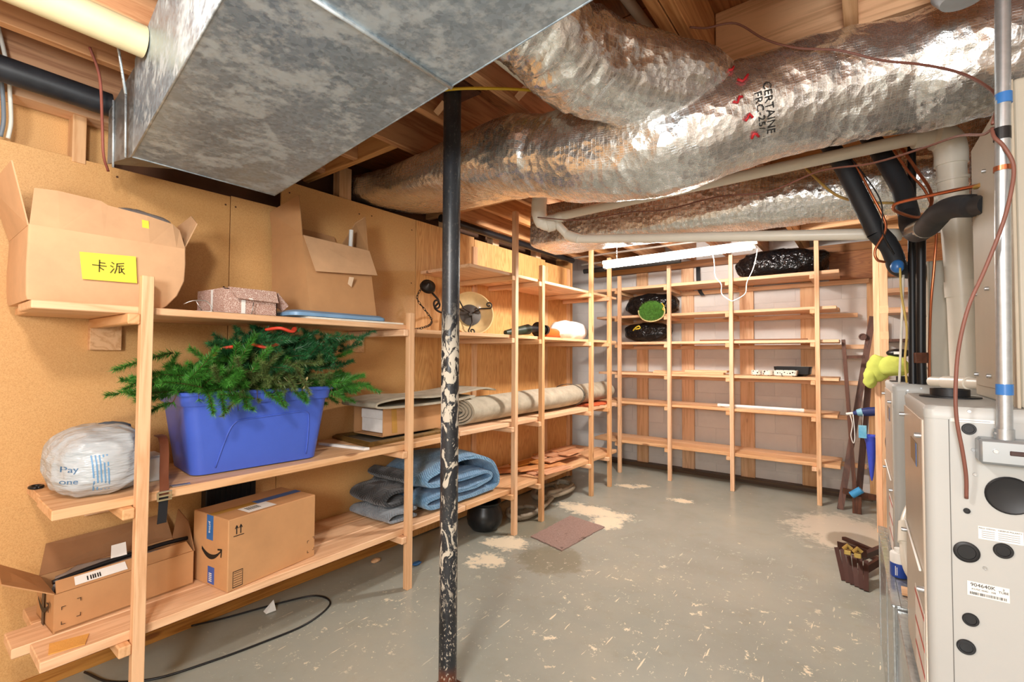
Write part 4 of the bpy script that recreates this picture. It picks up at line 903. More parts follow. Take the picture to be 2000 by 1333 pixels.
b = B(); tube(b, spline([(-2.68, .55, .01), (-2.52, .60, .008), (-2.40, .72, .006), (-2.34, .90, .006), (-2.30, 1.10, .006), (-2.28, 1.32, .006), (-2.36, 1.50, .006), (-2.50, 1.50, .006), (-2.58, 1.35, .006), (-2.66, 1.10, .006), (-2.69, .95, .02)], 8), .0048, 8)
t = thing('power_cable', 'thin black cable looping over the floor under the bottom shelf', 'cable', (-2.4, 1.1, 0)); mk('cable', b, BLACKP, t, smooth=True)
b = B(); slab(b, [(-2.565, 1.24, .008), (-2.535, 1.24, .004), (-2.53, 1.29, .004), (-2.56, 1.29, .05)], .001); mk('paper_tag', b, WHITE, t)
b = B(); blob(b, (-2.60, 1.98, .012), (.02, .03, .012), .3, 60, 3, 2.2, 16, 10, flat=.001); mk('wood_stub', b, P_('x'), smooth=True, label='small pale wood scrap on the floor against the wall foot', cat='scrap')
b = B(); blob(b, (-2.36, 2.12, .01), (.018, .03, .01), .3, 60, 4, 2.2, 16, 10, flat=.001); mk('blue_scrap', b, BT, smooth=True, label='tiny blue plastic scrap on the floor behind the shelf post', cat='scrap')

# ------------------------------------------------------------------ upper shelf by the plywood: chandelier, blower, wrapped bottle
t = thing('chandelier', 'dismantled dark iron chandelier with cream glass bowl leaning against the plywood', 'light fixture', (-2.55, 2.75, 1.521))
IRON = M('dark_bronze', (52, 44, 38), .45, .6, var=.2); CREAM = M('cream_glass', (226, 196, 142), .25, var=.12, sc=9, coat=.3)
ax = V((.80, -.52, .22)).normalized(); Mb = Matrix.Translation((-2.565, 2.86, 1.70)) @ ax.to_track_quat('Z', 'Y').to_matrix().to_4x4() @ Matrix.Scale(1.12, 4)
b = B(); lathe(b, [(.03, -.062), (.09, -.052), (.135, -.025), (.160, .012), (.163, .018), (.156, .018), (.13, -.018), (.088, -.043), (.03, -.052)], Mb, 40); mk('glass_bowl', b, CREAM, t, smooth=50)
b = B(); lathe(b, [(.001, -.046), (.078, -.040), (.080, -.032), (.02, -.026), (.018, -.005), (.001, -.004)], Mb, 30); mk('centre_plate', b, M('pewter', (96, 92, 88), .4, .7), t, smooth=40)
def scroll(o, d, turns, r0, s=1):
    """spiral end of an iron arm in the bowl's plane"""
    return [V(o)+V((math.cos(a)*r0*(1-k/26), math.sin(a)*s*r0*(1-k/26), 0)) for k in range(22) for a in [d+k/21*2*math.pi*turns]]
for a0 in (20, 140, 260):
    b = B(); ca = Matrix.Rotation(R(a0), 4, 'Z'); arm = [V((.015, 0, .0)), V((.07, .012, .012)), V((.115, -.004, .022)), V((.140, -.012, .026))]+[p+V((0, 0, .028)) for p in scroll((.140, .014, 0), -math.pi/2, 1.2, .026)]
    tube(b, [Mb @ (ca @ p) for p in arm], .006, 7); mk('scroll_arm', b, IRON, t, smooth=True)
b = B(); lathe(b, [(.001, .0), (.045, .004), (.058, .018), (.052, .040), (.020, .052), (.012, .066), (.001, .07)], Matrix.Translation((-2.55, 2.36, 1.845)) @ V((.8, -.4, .5)).to_track_quat('Z', 'Y').to_matrix().to_4x4(), 26); mk('ceiling_canopy', b, IRON, t, smooth=45)
b = B(); tube(b, spline([(-2.54, 2.40, 1.82), (-2.52, 2.45, 1.76), (-2.53, 2.42, 1.71), (-2.52, 2.47, 1.68), (-2.53, 2.53, 1.70), (-2.53, 2.62, 1.73), (-2.54, 2.74, 1.71)], 8), .008, 7); tube(b, [V((-2.52, 2.43, 1.735))+V((0, .03*math.cos(a), .03*math.sin(a))) for a in [2*math.pi*k/18 for k in range(19)]], .007, 7); mk('stem_scroll', b, IRON, t, smooth=True)
cp = spline([(-2.53, 2.29, 1.84), (-2.52, 2.24, 1.76), (-2.51, 2.31, 1.68), (-2.50, 2.36, 1.62), (-2.48, 2.33, 1.58), (-2.44, 2.24, 1.555), (-2.40, 2.12, 1.532)], 4)
for k, (p, q) in enumerate(zip(cp, cp[1:])):
    b = B(); d = (q-p).normalized(); n = d.cross(V((1, 0, 0)) if k % 2 else V((.2, .6, .7))).normalized(); c = (p+q)/2; L_ = (q-p).length*.72
    tube(b, [c+d*L_*math.cos(a)+n*.007*math.sin(a) for a in [2*math.pi*i/12 for i in range(13)]], .0022, 5); mk('chain_link', b, IRON, t, smooth=True)
t = thing('garden_blower', 'black and green blower nozzle lying on the upper shelf', 'tool', (-2.32, 3.3, 1.521))
b = B(); tube(b, [(-2.34, 3.02, 1.545), (-2.33, 3.16, 1.565), (-2.31, 3.30, 1.585)], [.02, .034, .045], 16); mk('nozzle', b, M('dark_green_plastic', (42, 58, 44), .45), t, smooth=40)
b = B(); tube(b, [(-2.31, 3.30, 1.59), (-2.30, 3.55, 1.59)], .03, 16); tube(b, [(-2.305, 3.43, 1.59), (-2.304, 3.445, 1.59)], .066, 24); tube(b, [(-2.30, 3.53, 1.59), (-2.30, 3.56, 1.59)], .044, 20); mk('barrel', b, BLACKP, t, smooth=40)
b = B(); tube(b, [(-2.32, 3.57, 1.565), (-2.325, 3.74, 1.570), (-2.33, 3.86, 1.575)], [.036, .044, .044], 18); mk('orange_bottle', b, M('orange_plastic', (214, 96, 34), .35), smooth=40, label='orange plastic bottle lying in a white bag on the upper shelf', cat='bottle')
b = B(); blob(b, (-2.335, 4.02, 1.60), (.105, .26, .095), .22, 9, 14, 2.2, 48, 26, flat=1.5225); mk('plastic_bag', b, M('white_bag_film', (238, 234, 230), .35, bs=.4, bsc=18, bd=.02, trans=.1), smooth=True, label='crumpled white plastic bag beside the orange bottle', cat='bag')

# ------------------------------------------------------------------ things on the back wall shelving
BAGB = M('black_bag_film', (16, 16, 18), .16, var=.2, bs=.8, bsc=16, bd=.05)
YTIE = M('yellow_tie', (226, 196, 60), .4)
t = thing('rubbish_bag', 'black plastic bag open on a mass of green needles on the second highest board', 'bag', (-2.0, 5.38, 1.832))
b = B(); blob(b, (-2.02, 5.43, 1.957), (.29, .165, .122), .16, 8, 3.3, 2.6, 56, 34, flat=1.8335); mk('film', b, BAGB, t, smooth=True)
nb = B(); rn = random.Random(8)
for k in range(5200):
    a = rn.uniform(0, 2*math.pi); rr_ = math.sqrt(rn.random()); p = V((-1.935+.142*rr_*math.cos(a), 5.205-.05*math.sqrt(max(0, 1-rr_*rr_))-.01, 1.865+.105*rr_*math.sin(a)))
    d = V((rn.uniform(-1, 1), rn.uniform(-1.2, .1), rn.uniform(-1, 1))).normalized(); wv = d.cross(V((0, 1, .3))).normalized()*.0016; quad(nb, [p-wv, p+wv, p+d*rn.uniform(.02, .035)])
mk('green_needles', nb, M('grass_green', (96, 150, 60), .5, var=.4, sc=40), t, kind='stuff')
b = B(); tube(b, [(-1.935+.150*math.cos(a), 5.172-.010*math.sin(3*a), 1.862+.115*math.sin(a)) for a in [math.pi*(.95+1.15*k/40) for k in range(41)]], [.006+.004*math.sin(k*1.3)**2 for k in range(41)], 7); mk('bag_rim', b, M('cream_rim', (226, 206, 150), .5), t, smooth=True)
b = B(); blob(b, (-1.935, 5.192, 1.865), (.13, .026, .092), .1, 20, 3, 2.2, 30, 18); mk('branch_core', b, M('deep_green', (30, 62, 22), .8), t, smooth=True)
b = B(); tube(b, spline([(-1.815, 5.17, 1.945), (-1.79, 5.165, 1.91), (-1.805, 5.165, 1.88), (-1.785, 5.165, 1.86)], 5), .006, 6); mk('tie', b, YTIE, t, smooth=True)
t = thing('rubbish_bag', 'black plastic bag with a yellow tie under the needle-filled bag', 'bag', (-2.08, 5.38, 1.522))
b = B(); blob(b, (-2.08, 5.43, 1.642), (.262, .165, .108), .16, 8, 6.1, 2.4, 56, 34, flat=1.5235); mk('film', b, BAGB, t, smooth=True)
b = B(); tube(b, spline([(-2.19, 5.265, 1.655), (-2.15, 5.25, 1.69), (-2.11, 5.245, 1.705), (-2.10, 5.25, 1.68), (-2.15, 5.25, 1.67)], 6), .008, 7); mk('tie', b, YTIE, t, smooth=True)
b = B(); blob(b, (-.68, 5.43, 2.295), (.38, .20, .135), .22, 7, 9.4, 2.5, 60, 34, flat=2.1665); mk('rubbish_bag', b, BAGB, smooth=True, label='long black plastic bag lying on the highest board below the ceiling', cat='bag')
b = B(); strip(b, spline([(-1.57, 5.70, 2.46), (-1.565, 5.675, 2.35), (-1.56, 5.67, 2.22), (-1.545, 5.668, 2.12), (-1.51, 5.666, 2.06)], 6), .045, .005, (1, 0, 0)); mk('hanging_strap', b, BLACKP, smooth=40, label='black strap hanging on the white block wall', cat='strap')
for k, (x0, x1, y0, y1, z0, z1, lab) in enumerate(((-1.95, -1.20, 5.25, 5.34, 1.169, 1.188, 'pine plank lying lowest on the fourth board down'), (-1.60, -1.17, 5.26, 5.37, 1.1885, 1.212, 'short thick pine offcut lying on the pine plank'), (-1.98, -1.52, 5.375, 5.44, 1.169, 1.195, 'narrow pine offcut behind the pine plank'), (-1.45, -.46, 5.30, 5.36, 1.523, 1.537, 'long dark slat lying on the third board down'))):
    b = B(); abox(b, x0, x1, y0, y1, z0, z1, .002); mk('wood_offcut', b, P_('x') if k < 3 else wood('x', 'dark_slat', (132, 84, 50), (98, 58, 32)), label=lab, cat='board')
def m_bw():
    m, nt, b_ = newmat('black_white_ceramic'); vec = objco(nt, rnd=0); vo = nd(nt, 'ShaderNodeTexVoronoi', {'Vector': vec, 'Scale': 42.}).outputs['Distance']
    nt.links.new(mixc(nt, step(nt, vo, .33, .28), c4((232, 226, 212)), c4((52, 46, 42))), b_.inputs['Base Color']); b_.inputs['Roughness'].default_value = .25; return m
BW = m_bw()
for (x, r, lab) in ((-.902, .045, 'small round patterned ceramic dish standing alone'), (-.798, .05, 'patterned ceramic dish between the small dish and the square one')):
    b = B(); lathe(b, [(.6*r, 0), (r, .012), (r*1.02, .055), (r*.94, .055), (r*.9, .015), (.001, .01)], Matrix.Translation((x, 5.30, 1.1685)), 28); mk('ceramic_dish', b, BW, smooth=40, label=lab, cat='dish')
b = B(); loft(b, [rrect(-.64, 5.30, h, h*.7, .015, z) for h, z in ((.075, 1.1685), (.095, 1.18), (.10, 1.228), (.094, 1.228), (.088, 1.185))], True, True); mk('ceramic_dish', b, BW, smooth=40, label='rectangular patterned ceramic dish before the black tray', cat='dish')
b = B(); loft(b, [rrect(-.60, 5.47, h, h*.55, .02, z) for h, z in ((.11, 1.1685), (.15, 1.19), (.16, 1.262), (.153, 1.262), (.14, 1.20))], True, True); mk('black_tray', b, BLACKP, smooth=40, label='deep black plastic tray behind the ceramic dishes', cat='tray')
t = thing('light_fixture', 'white tube light fixture lying on the fifth board down', 'light fixture', (-.88, 5.29, .828))
b = B(); tube(b, [(-1.25, 5.285, .85), (-.52, 5.285, .85)], .016, 16); mk('tube', b, M('white_glass', (240, 240, 238), .2), t, smooth=40)
b = B(); abox(b, -1.20, -.50, 5.28, 5.35, .8285, .84, .002); mk('tray', b, M('grey_white_metal', (206, 206, 202), .4), t)
for x in (-1.265, -.52): b = B(); tube(b, [(x, 5.285, .848), (x+.03, 5.285, .848)], .019, 16); mk('end_cap', b, WHITE, t, smooth=40)

# ------------------------------------------------------------------ hanging shop light
La, Lb = V((-1.865, 3.83, 2.135)), V((-.69, 4.14, 2.215)); ud = (Lb-La).normalized(); sd = ud.cross(V((0, 0, 1))).normalized(); up = sd.cross(ud)
t = thing('shop_light', 'white fluorescent shop light hanging below the ceiling with its lit tube', 'light fixture', (La+Lb)/2)
def lbox(bm, u0, u1, prof): loft(bm, [[La+ud*u+sd*a+up*c for a, c in prof] for u in (u0, u1)], True, True)
Ln = (Lb-La).length
b = B(); lbox(b, 0, Ln, [(-.062, .03), (-.058, .028), (-.03, .062), (.03, .062), (.058, .028), (.062, .03), (.032, .066), (-.032, .066)]); mk('reflector', b, M('white_enamel', (206, 202, 192), .4), t)
b = B(); tube(b, [La+ud*.012+up*.024, Lb-ud*.035+up*.024], .024, 18); mk('lit_tube', b, M('lit_tube', (255, 255, 255), .3, emit=((1, .97, .90, 1), TUBE_EMIT)), t, smooth=40, label='glowing white fluorescent tube')
for u in (.002, Ln-.035): b = B(); lbox(b, u, u+.02, [(-.035, .0), (.035, .0), (.035, .06), (-.035, .06)]); mk('lamp_holder', b, WHITE, t)
for u in (.12, Ln-.12):
    p = La+ud*u+up*.066
    for k in range(int((2.48-p.z)/.022)+1): b = B(); c = p+V((0, 0, .011+k*.022)); h = V((.004, 0, 0)) if k % 2 else V((0, .004, 0)); tube(b, [c+h*math.sin(a)+V((0, 0, .013*math.cos(a))) for a in [2*math.pi*i/10 for i in range(11)]], .0014, 5); mk('chain_link', b, M('steel_wire', (190, 188, 184)), t, smooth=True)
b = B(); tube(b, spline([(-1.03, 4.06, 2.27), (-1.00, 4.08, 2.16), (-.99, 4.08, 2.02), (-.945, 4.08, 1.95), (-.94, 4.08, 1.87), (-.88, 4.08, 1.815), (-.85, 4.08, 1.81), (-.77, 4.09, 1.86), (-.755, 4.09, 1.95), (-.71, 4.10, 2.06), (-.685, 4.12, 2.20), (-.70, 4.13, 2.245)], 8), .0034, 8); mk('power_cord', b, M('white_cord', (228, 224, 212), .5), t, smooth=True)
# conduits and pipes running below the joists at the back
for k, (y, z, r, mat_, lab, x0, x1) in enumerate(((4.92, 2.43, .011, M('steel_conduit', (190, 186, 176), .35, .7), 'thin steel conduit below the joists nearest the back beam', -2.68, -1.02), (4.62, 2.452, .011, M('steel_conduit', (190, 186, 176)), 'thin steel conduit in front of the conduit by the back beam', -2.68, -.86), (4.98, 2.36, .028, M('dark_iron', (58, 56, 54), .5, .5), 'dark iron pipe hanging under the thin conduits', -2.68, -1.55))):
    b = B(); tube(b, [(x0, y, z), (x1, y, z)], r, 12); mk('ceiling_pipe', b, mat_, smooth=40, label=lab, cat='pipe')

# ------------------------------------------------------------------ stud post with things hung on it
SCRH = M('steel_wire', (190, 188, 184))
t = thing('stud_post', 'double pine stud post beside the white wall with masking tape patches', 'post', (.085, 4.72, 0))
part_box('stud', (.040, .078, 4.68, 4.77, 0, 2.48), P_('z'), t, .002); part_box('stud', (.079, .130, 4.63, 4.72, 0, 2.48), P_('z'), t, .002)
for z in (1.70, 1.50): part_box('masking_tape', (.078, .131, 4.6285, 4.7, z, z+.06), M('masking_tape', (226, 196, 152), .7), t, .0005)
b = B(); blob(b, (.06, 4.60, 1.28), (.065, .04, .10), .2, 14, 4, 2.2, 30, 20); t2 = thing('safety_jacket', 'bright yellow-green jacket slung over the stud post', 'jacket', (.08, 4.6, 1.15))
LIME = M('lime_fabric', (186, 196, 92), .85, var=.1, bs=.3, bsc=30, bd=.01)
mk('body', b, LIME, t2, smooth=True)
b = B(); blob(b, (.155, 4.57, 1.295), (.085, .04, .075), .2, 14, 7, 2.2, 30, 20); mk('sleeve', b, LIME, t2, smooth=True)
b = B(); blob(b, (.01, 4.60, 1.20), (.04, .04, .075), .3, 16, 9, 2.2, 26, 18); mk('sleeve', b, LIME, t2, smooth=True)
t2 = thing('baseball_cap', 'black cap with a pale badge lying above the yellow-green jacket', 'cap', (.18, 4.6, 1.36))
b = B(); blob(b, (.185, 4.585, 1.395), (.07, .05, .032), .1, 10, 2, 2.2, 28, 16); mk('crown', b, BLACKP, t2, smooth=True)
b = B(); abox(b, .155, .19, 4.531, 4.538, 1.385, 1.405); mk('badge', b, WHITE, t2)
t2 = thing('folding_umbrella', 'navy folding umbrella with a white tip hung level on the stud post', 'umbrella', (-.04, 4.80, .89))
b = B(); tube(b, [(-.103, 4.803, .900), (-.062, 4.803, .910), (.0, 4.803, .921), (.072, 4.803, .931)], [.012, .028, .036, .034], 14); mk('canopy', b, M('navy_cloth', (34, 48, 104), .6, var=.2), t2, smooth=40)
b = B(); tube(b, [(-.077, 4.803, .9065), (-.041, 4.803, .9145)], [.0255, .0335], 14); mk('band', b, M('teal_print', (120, 170, 190), .6), t2, smooth=40)
b = B(); tube(b, [(-.150, 4.803, .890), (-.10, 4.803, .901)], .011, 12); mk('tip', b, WHITE, t2, smooth=40)
b = B(); tube(b, spline([(-.124, 4.80, .893), (-.108, 4.795, .81), (-.119, 4.795, .72), (-.103, 4.795, .657), (-.093, 4.795, .72), (-.103, 4.80, .897)], 6), .0035, 6); mk('wrist_cord', b, WHITE, t2, smooth=True)
t3 = thing('blue_tag', 'blue and white card hanging below the umbrella', 'tag', (-.03, 4.80, .70))
b = B(); abox(b, -.068, -.015, 4.767, 4.772, .708, .811, .001); mk('card', b, M('cyan_card', (64, 158, 204), .4, c2=(150, 206, 226), sc=14), t3)
b = B(); tube(b, [(-.042, 4.7695, .807), (-.036, 4.774, .90)], .0015, 6); mk('string', b, WHITE, t3, smooth=True)
t2 = thing('blue_funnel', 'blue plastic funnel hung point down on the stud post', 'funnel', (.013, 4.822, .36))
b = B(); lathe(b, [(.004, -.34), (.012, -.30), (.022, -.2), (.034, -.06), (.046, -.01), (.052, 0), (.052, .008), (.047, .008), (.03, -.06), (.008, -.3)], Matrix.Translation((.013, 4.822, .722)) @ Matrix.Scale(1.05, 4), 28); mk('cone', b, M('royal_blue_plastic', (62, 82, 206), .35), t2, smooth=40)
b = B(); tube(b, spline([(.038, 4.776, .722), (.050, 4.772, .742), (.056, 4.768, .755), (.058, 4.755, .758)], 5), .004, 7); mk('hanging_hook', b, SCRH, t2, smooth=True)
b = B(); tube(b, spline([(.12, 4.62, .80), (.10, 4.61, .74), (.105, 4.61, .66), (.125, 4.62, .62)], 6), .003, 6); mk('black_wire', b, BLACKP, smooth=True, label='short black wire loop on the stud post beside the funnel', cat='wire')
# dark bed rails leaning in the corner
BRN = wood('z', 'dark_walnut', (96, 58, 40), (64, 36, 24), (30, 16, 10))
def bar(bm, a, c, w, d):
    a, c = V(a), V(c); T = (c-a).normalized(); s = T.cross(V((0, 1, 0))).normalized()*w/2; n = T.cross(s).normalized()*d/2
    loft(bm, [[p-s-n, p+s-n, p+s+n, p-s+n] for p in (a, c)], True, True)
t = thing('bed_rail', 'narrow dark brown rail with a side peg leaning on the block wall', 'rail', (-.12, 5.3, 0)); b = B(); bar(b, (-.178, 5.32, 1.52), (-.098, 5.19, .0), .030, .045); mk('rail', b, BRN, t)
b = B(); bar(b, (-.172, 5.30, 1.36), (-.02, 5.31, 1.365), .028, .02); mk('peg', b, BRN, t)
t = thing('bed_rail', 'broad dark brown rail with a round ear leaning across the narrow rail', 'rail', (-.1, 5.4, 0)); b = B(); bar(b, (.04, 5.56, 1.74), (-.215, 5.18, .0), .05, .03); mk('rail', b, BRN, t)
b = B(); disc(b, (-.035, 5.49, 1.55), (0, -1, 0), .032, .03); mk('ear', b, BRN, t, smooth=40)
b = B(); bar(b, (.00, 5.50, 1.10), (-.09, 5.36, .02), .05, .03); mk('bed_rail', b, BRN, label='short dark brown rail standing between the two leaning rails', cat='rail')
t = thing('bed_stand', 'dark brown cross foot with a blue clip on the floor by the leaning rails', 'stand', (-.1, 5.2, 0))
b = B(); bar(b, (-.19, 5.13, .18), (.04, 5.17, .15), .045, .03); mk('cross_bar', b, BRN, t); b = B(); abox(b, -.125, -.06, 5.11, 5.155, 0, .155, .003); mk('foot_block', b, BRN, t)
b = B(); tube(b, [(-.13, 5.115, .155), (-.06, 5.115, .215)], .03, 14); mk('blue_clip', b, M('cyan_plastic', (64, 150, 206), .35), t, smooth=40)
for (x0, x1, y0, z, h, lab) in ((.13, 1.2, 5.50, 1.95, .04, 'highest pine board on the white wall behind the stud post'), (.15, 1.2, 5.45, 1.76, .05, 'middle pine board on the white wall behind the stud post'), (.13, .36, 5.40, 1.50, .025, 'short dark board on the white wall behind the stud post')):
    b = B(); abox(b, x0, x1, y0, 5.749, z, z+h, .002); mk('wall_board', b, P_('x') if h > .03 else BRN, label=lab, cat='board')
# brown metal pieces on the floor
BM = M('brown_metal', (72, 44, 36), .4, .3, var=.15); BRS = M('brass_bracket', (196, 168, 96), .35, .6)
t = thing('bracket_bundle', 'bundle of brown metal slats with brass brackets on the floor beside the steel plinth', 'bundle', (-.08, 3.6, 0))
for k in range(6):
    b = B(); u = k/5; bar(b, (-.175+.15*u, 3.66-.05*u+.012*(k % 2), .158-.006*k), (-.135+.11*u, 3.55-.08*u, .004), .024, .008); mk('slat', b, BM, t)
for (x, y) in ((-.115, 3.60), (-.065, 3.58)): b = B(); abox(b, x-.018, x+.018, y-.02, y+.02, .15, .178, .004); tube(b, [(x-.02, y, .178), (x, y, .205), (x+.02, y, .185)], .012, 8); mk('brass_bracket', b, BRS, t)
b = B(); bar(b, (-.17, 3.70, .16), (-.02, 3.62, .17), .05, .006); mk('slotted_plate', b, BM, t)
for k, (a, c, lab) in enumerate((((-.08, 3.68, .10), (.10, 4.10, .10), 'brown metal rail lying behind the bracket bundle'), ((-.05, 3.60, .06), (.10, 3.85, .12), 'short brown rail end beside the bracket bundle'), ((-.16, 4.28, .03), (.05, 4.10, .03), 'thin brown rail lying across the others on the floor'), ((-.14, 4.18, .015), (.04, 4.02, .015), 'lowest thin brown rail on the floor behind the bundle'))):
    b = B(); bar(b, a, c, .035 if k < 2 else .022, .03); mk('brown_rail', b, BM, label=lab, cat='rail')

# ------------------------------------------------------------------ furnaces on their steel plinth
TH = math.atan(.027); PAINT = M('furnace_paint', (176, 177, 174), .42, var=.03, sc=3, bs=.03, bsc=260); STEEL = m_galv('plinth_steel', (176, 178, 176), .1, .16)
SCR = M('screw_zinc', (190, 192, 194), .3, .8); RUB = M('black_rubber', (24, 25, 28), .45, var=.1)
t = thing('steel_plinth', 'reflective sheet steel return air plinth under the two furnaces', 'plinth', (.100, 1.2, 0), TH, local=True)
b = B(); abox(b, -.022, .78, .80, 1.68, 0, .558, .002); mk('far_box', b, STEEL, t)
b = B(); abox(b, -.014, .78, -.35, .793, 0, .548, .002); mk('near_box', b, STEEL, t)
for y in (.80, 1.15, 1.68): b = B(); abox(b, -.025, -.018, y-.008, y+.008, 0, .556, .001); mk('corner_cleat', b, STEEL, t)
b = B(); abox(b, -.028, -.002, .80, 1.68, .552, .561, .002); mk('edge_fold', b, STEEL, t)
def furnace(loc, label, full):
    t = thing('furnace', label, 'furnace', loc, TH, local=True, group=None)
    H = .704; b = B(); tb = bmesh.new(); bmesh.ops.create_cube(tb, size=1)
    for v in tb.verts: v.co = V((.37+v.co.x*.74, .225+v.co.y*.45, (H-.016)/2+v.co.z*(H-.016)))
    ve = [e for e in tb.edges if abs(e.verts[0].co.z-e.verts[1].co.z) > .1]; bmesh.ops.bevel(tb, geom=ve, offset=.018, segments=5, affect='EDGES', profile=.5); merge(b, tb)
    mk('cabinet', b, PAINT, t, smooth=40)
    b = B(); rings = [rrect(.37, .225, .371, .226, .018, H-.030, 5), rrect(.37, .225, .372, .227, .018, H-.010, 5), rrect(.37, .225, .366, .221, .018, H-.002, 5), rrect(.37, .225, .355, .21, .016, H, 5)]; loft(b, rings, True, True); mk('top_cap', b, PAINT, t, smooth=40)
    b = B(); abox(b, -.004, .004, .022, .428, .012, H-.036, .0015); mk('front_door', b, M('door_steel', (196, 182, 166), .3, .25, var=.04), t)
    b = B(); abox(b, .0395, .0408, -.0008, .002, .0, H-.03); mk('side_seam', b, M('seam_shadow', (96, 94, 90), .8), t)
    b = B(); slab(b, [(-.0046, .10, .60), (-.0046, .10, .545), (-.0046, .24, .545), (-.0046, .24, .60)], -.001); dl = mk('door_badge', b, M('bronze_badge', (150, 124, 84), .35, .3), t)
    b = B(); slab(b, [(-.006, .10, .60), (-.006, .10, .545), (-.006, .125, .545), (-.006, .125, .60)], -.0006); mk('blue_edge', b, BT, dl)
    b = B(); tube(b, [(-.008, .40, .335), (-.008, .05, .395-.08)], .0025, 6); mk('white_rod', b, WHITE, t, smooth=True)
    b = B(); slab(b, [(-.0046, .02, .23), (-.0046, .02, .03), (-.0046, .20, .03), (-.0046, .20, .23)], -.0008); wl_ = mk('warning_label', b, M('label_white', (222, 212, 202), .5), t)
    for z in (.22, .15, .09): b = B(); slab(b, [(-.0058, .02, z), (-.0058, .02, z-.008), (-.0058, .20, z-.008), (-.0058, .20, z)], -.0005); mk('red_line', b, M('red_print', (186, 78, 66), .5), wl_)
    for (y, z) in ((.03, .63), (.42, .64), (.03, .28), (.42, .30)): b = B(); disc(b, (-.004, y, z), (-1, 0, 0), .006, .012, 12); mk('door_screw', b, SCR, t, smooth=40)
    return t
def on_side(t, x, z, r, mat=RUB, name='rubber_plug', h=.004, prof=None):
    b = B(); disc(b, (x, -.0003, z), (0, -1, 0), r, h, 32, prof); return mk(name, b, mat, t, smooth=40)
fn = furnace((.100, 1.41, .558), 'beige furnace cabinet with round black plugs and paper labels below the switch box', True)
for x, z, r in ((.072, .656, .0120), (.066, .480, .0058), (.064, .392, .0215), (.120, .408, .0155), (.068, .250, .0135), (.060, .190, .0155)): on_side(fn, x, z, r)
on_side(fn, .132, .524, .0385, RUB, 'large_plug', .005, [(.0385, 0), (.0385, .003), (.036, .005), (.034, .004), (.001, .0045)])
for x, z in ((.052, .6835), (.073, .694), (.078, .612), (.080, .560), (.092, .365)): on_side(fn, x, z, .0035, SCR, 'screw', .003)
def side_label(x0, x1, z0, z1, mat=WHITE):
    b = B(); slab(b, [(x0, -.0006, z0), (x1, -.0006, z0), (x1, -.0006, z1), (x0, -.0006, z1)], .0006); return mk('paper_label', b, mat, fn)
XZ = lambda x, z, y=-.0018: plane_m((x, y, z), (1, 0, 0), (0, 0, 1))
l1 = side_label(.043, .112, .6700, .6772, M('clear_label', (222, 222, 220), .4)); b = B(); slab(b, [(.050, -.0014, .673), (.105, -.0014, .673), (.105, -.0014, .6742), (.050, -.0014, .6742)], .0003); mk('print_line', b, M('grey_ink', (150, 150, 150), .6), l1)
l2 = side_label(.083, .150, .425, .452); text('lettering', 'FIELD WIRING   OBSERVE POLARITY', .0040, XZ(.116, .448), INK, l2, .0002)
for k in range(4):
    for xa, xb in ((.088, .108), (.113, .145)): b = B(); slab(b, [(xa, -.0014, .4415-k*.0042), (xb, -.0014, .4415-k*.0042), (xb, -.0014, .4427-k*.0042), (xa, -.0014, .4427-k*.0042)], .0003); mk('print_line', b, M('grey_ink', (150, 150, 150)), l2)
l3 = side_label(.064, .128, .302, .332)
text('lettering', '904640K', .0105, XZ(.088, .3255), INK, l3, .0002); text('lettering', 'KG7SC 054D - 35B', .0046, XZ(.089, .3165), INK, l3, .0002)
text('lettering', '3', .0065, XZ(.119, .3265), INK, l3, .0002); text('lettering', 'TUBE', .0065, XZ(.119, .3205), INK, l3, .0002)
rb = random.Random(5); x = .068
while x < .124:
    w_ = rb.choice((.0005, .0009, .0014)); b = B(); slab(b, [(x, -.0014, .305), (x+w_, -.0014, .305), (x+w_, -.0014, .3105), (x, -.0014, .3105)], .0003); mk('barcode_bar', b, INK, l3); x += w_+rb.choice((.0007, .0012))
ff_ = furnace((.0765, 2.39, .558), 'second beige furnace cabinet standing behind the labelled one', False)
on_side(ff_, .075, .36, .020); on_side(ff_, .09, .135, .016)
for x, z in ((.045, .680), (.085, .690)): on_side(ff_, x, z, .0035, SCR, 'screw', .003)
# coil cabinets above
COIL = M('coil_cabinet_paint', (180, 173, 157), .45, var=.04)
for (loc, dx, hgt, lab) in (((.255, 1.43, 1.262), .55, .70, 'beige evaporator coil cabinet on top of the labelled furnace'), ((.205, 2.57, 1.262), .56, .50, 'beige evaporator coil cabinet on top of the second furnace')):
    t = thing('coil_cabinet', lab, 'cabinet', loc, TH, local=True)
    b = B(); abox(b, 0, dx, 0, .43, .0, hgt, .006); mk('casing', b, COIL, t)
    b = B(); abox(b, -.003, .002, .06, .40, .03, hgt-.04, .001); mk('access_panel', b, COIL, t)
    b = B(); abox(b, -.006, .0, .0, .03, 0, hgt, .001); mk('corner_strip', b, M('strip_tan', (178, 166, 146), .5), t)
    for y in (.08, .24, .38):
        for z in (.06, .28, hgt-.12): b = B(); disc(b, (-.003, y, z), (-1, 0, 0), .005, .008, 12); mk('screw', b, SCR, t, smooth=40)
foil('foil_wrapped_duct', 'foil wrapped supply plenum above the labelled furnace', [(.56, 1.66, 1.965), (.56, 1.66, 2.05), (.56, 1.70, 2.16), (.56, 1.74, 2.30)], [(.25, .21, 6), (.25, .21, 5), (.23, .20, 4), (.20, .18, 3)], 5.5, 10, 56, .012, 1.)
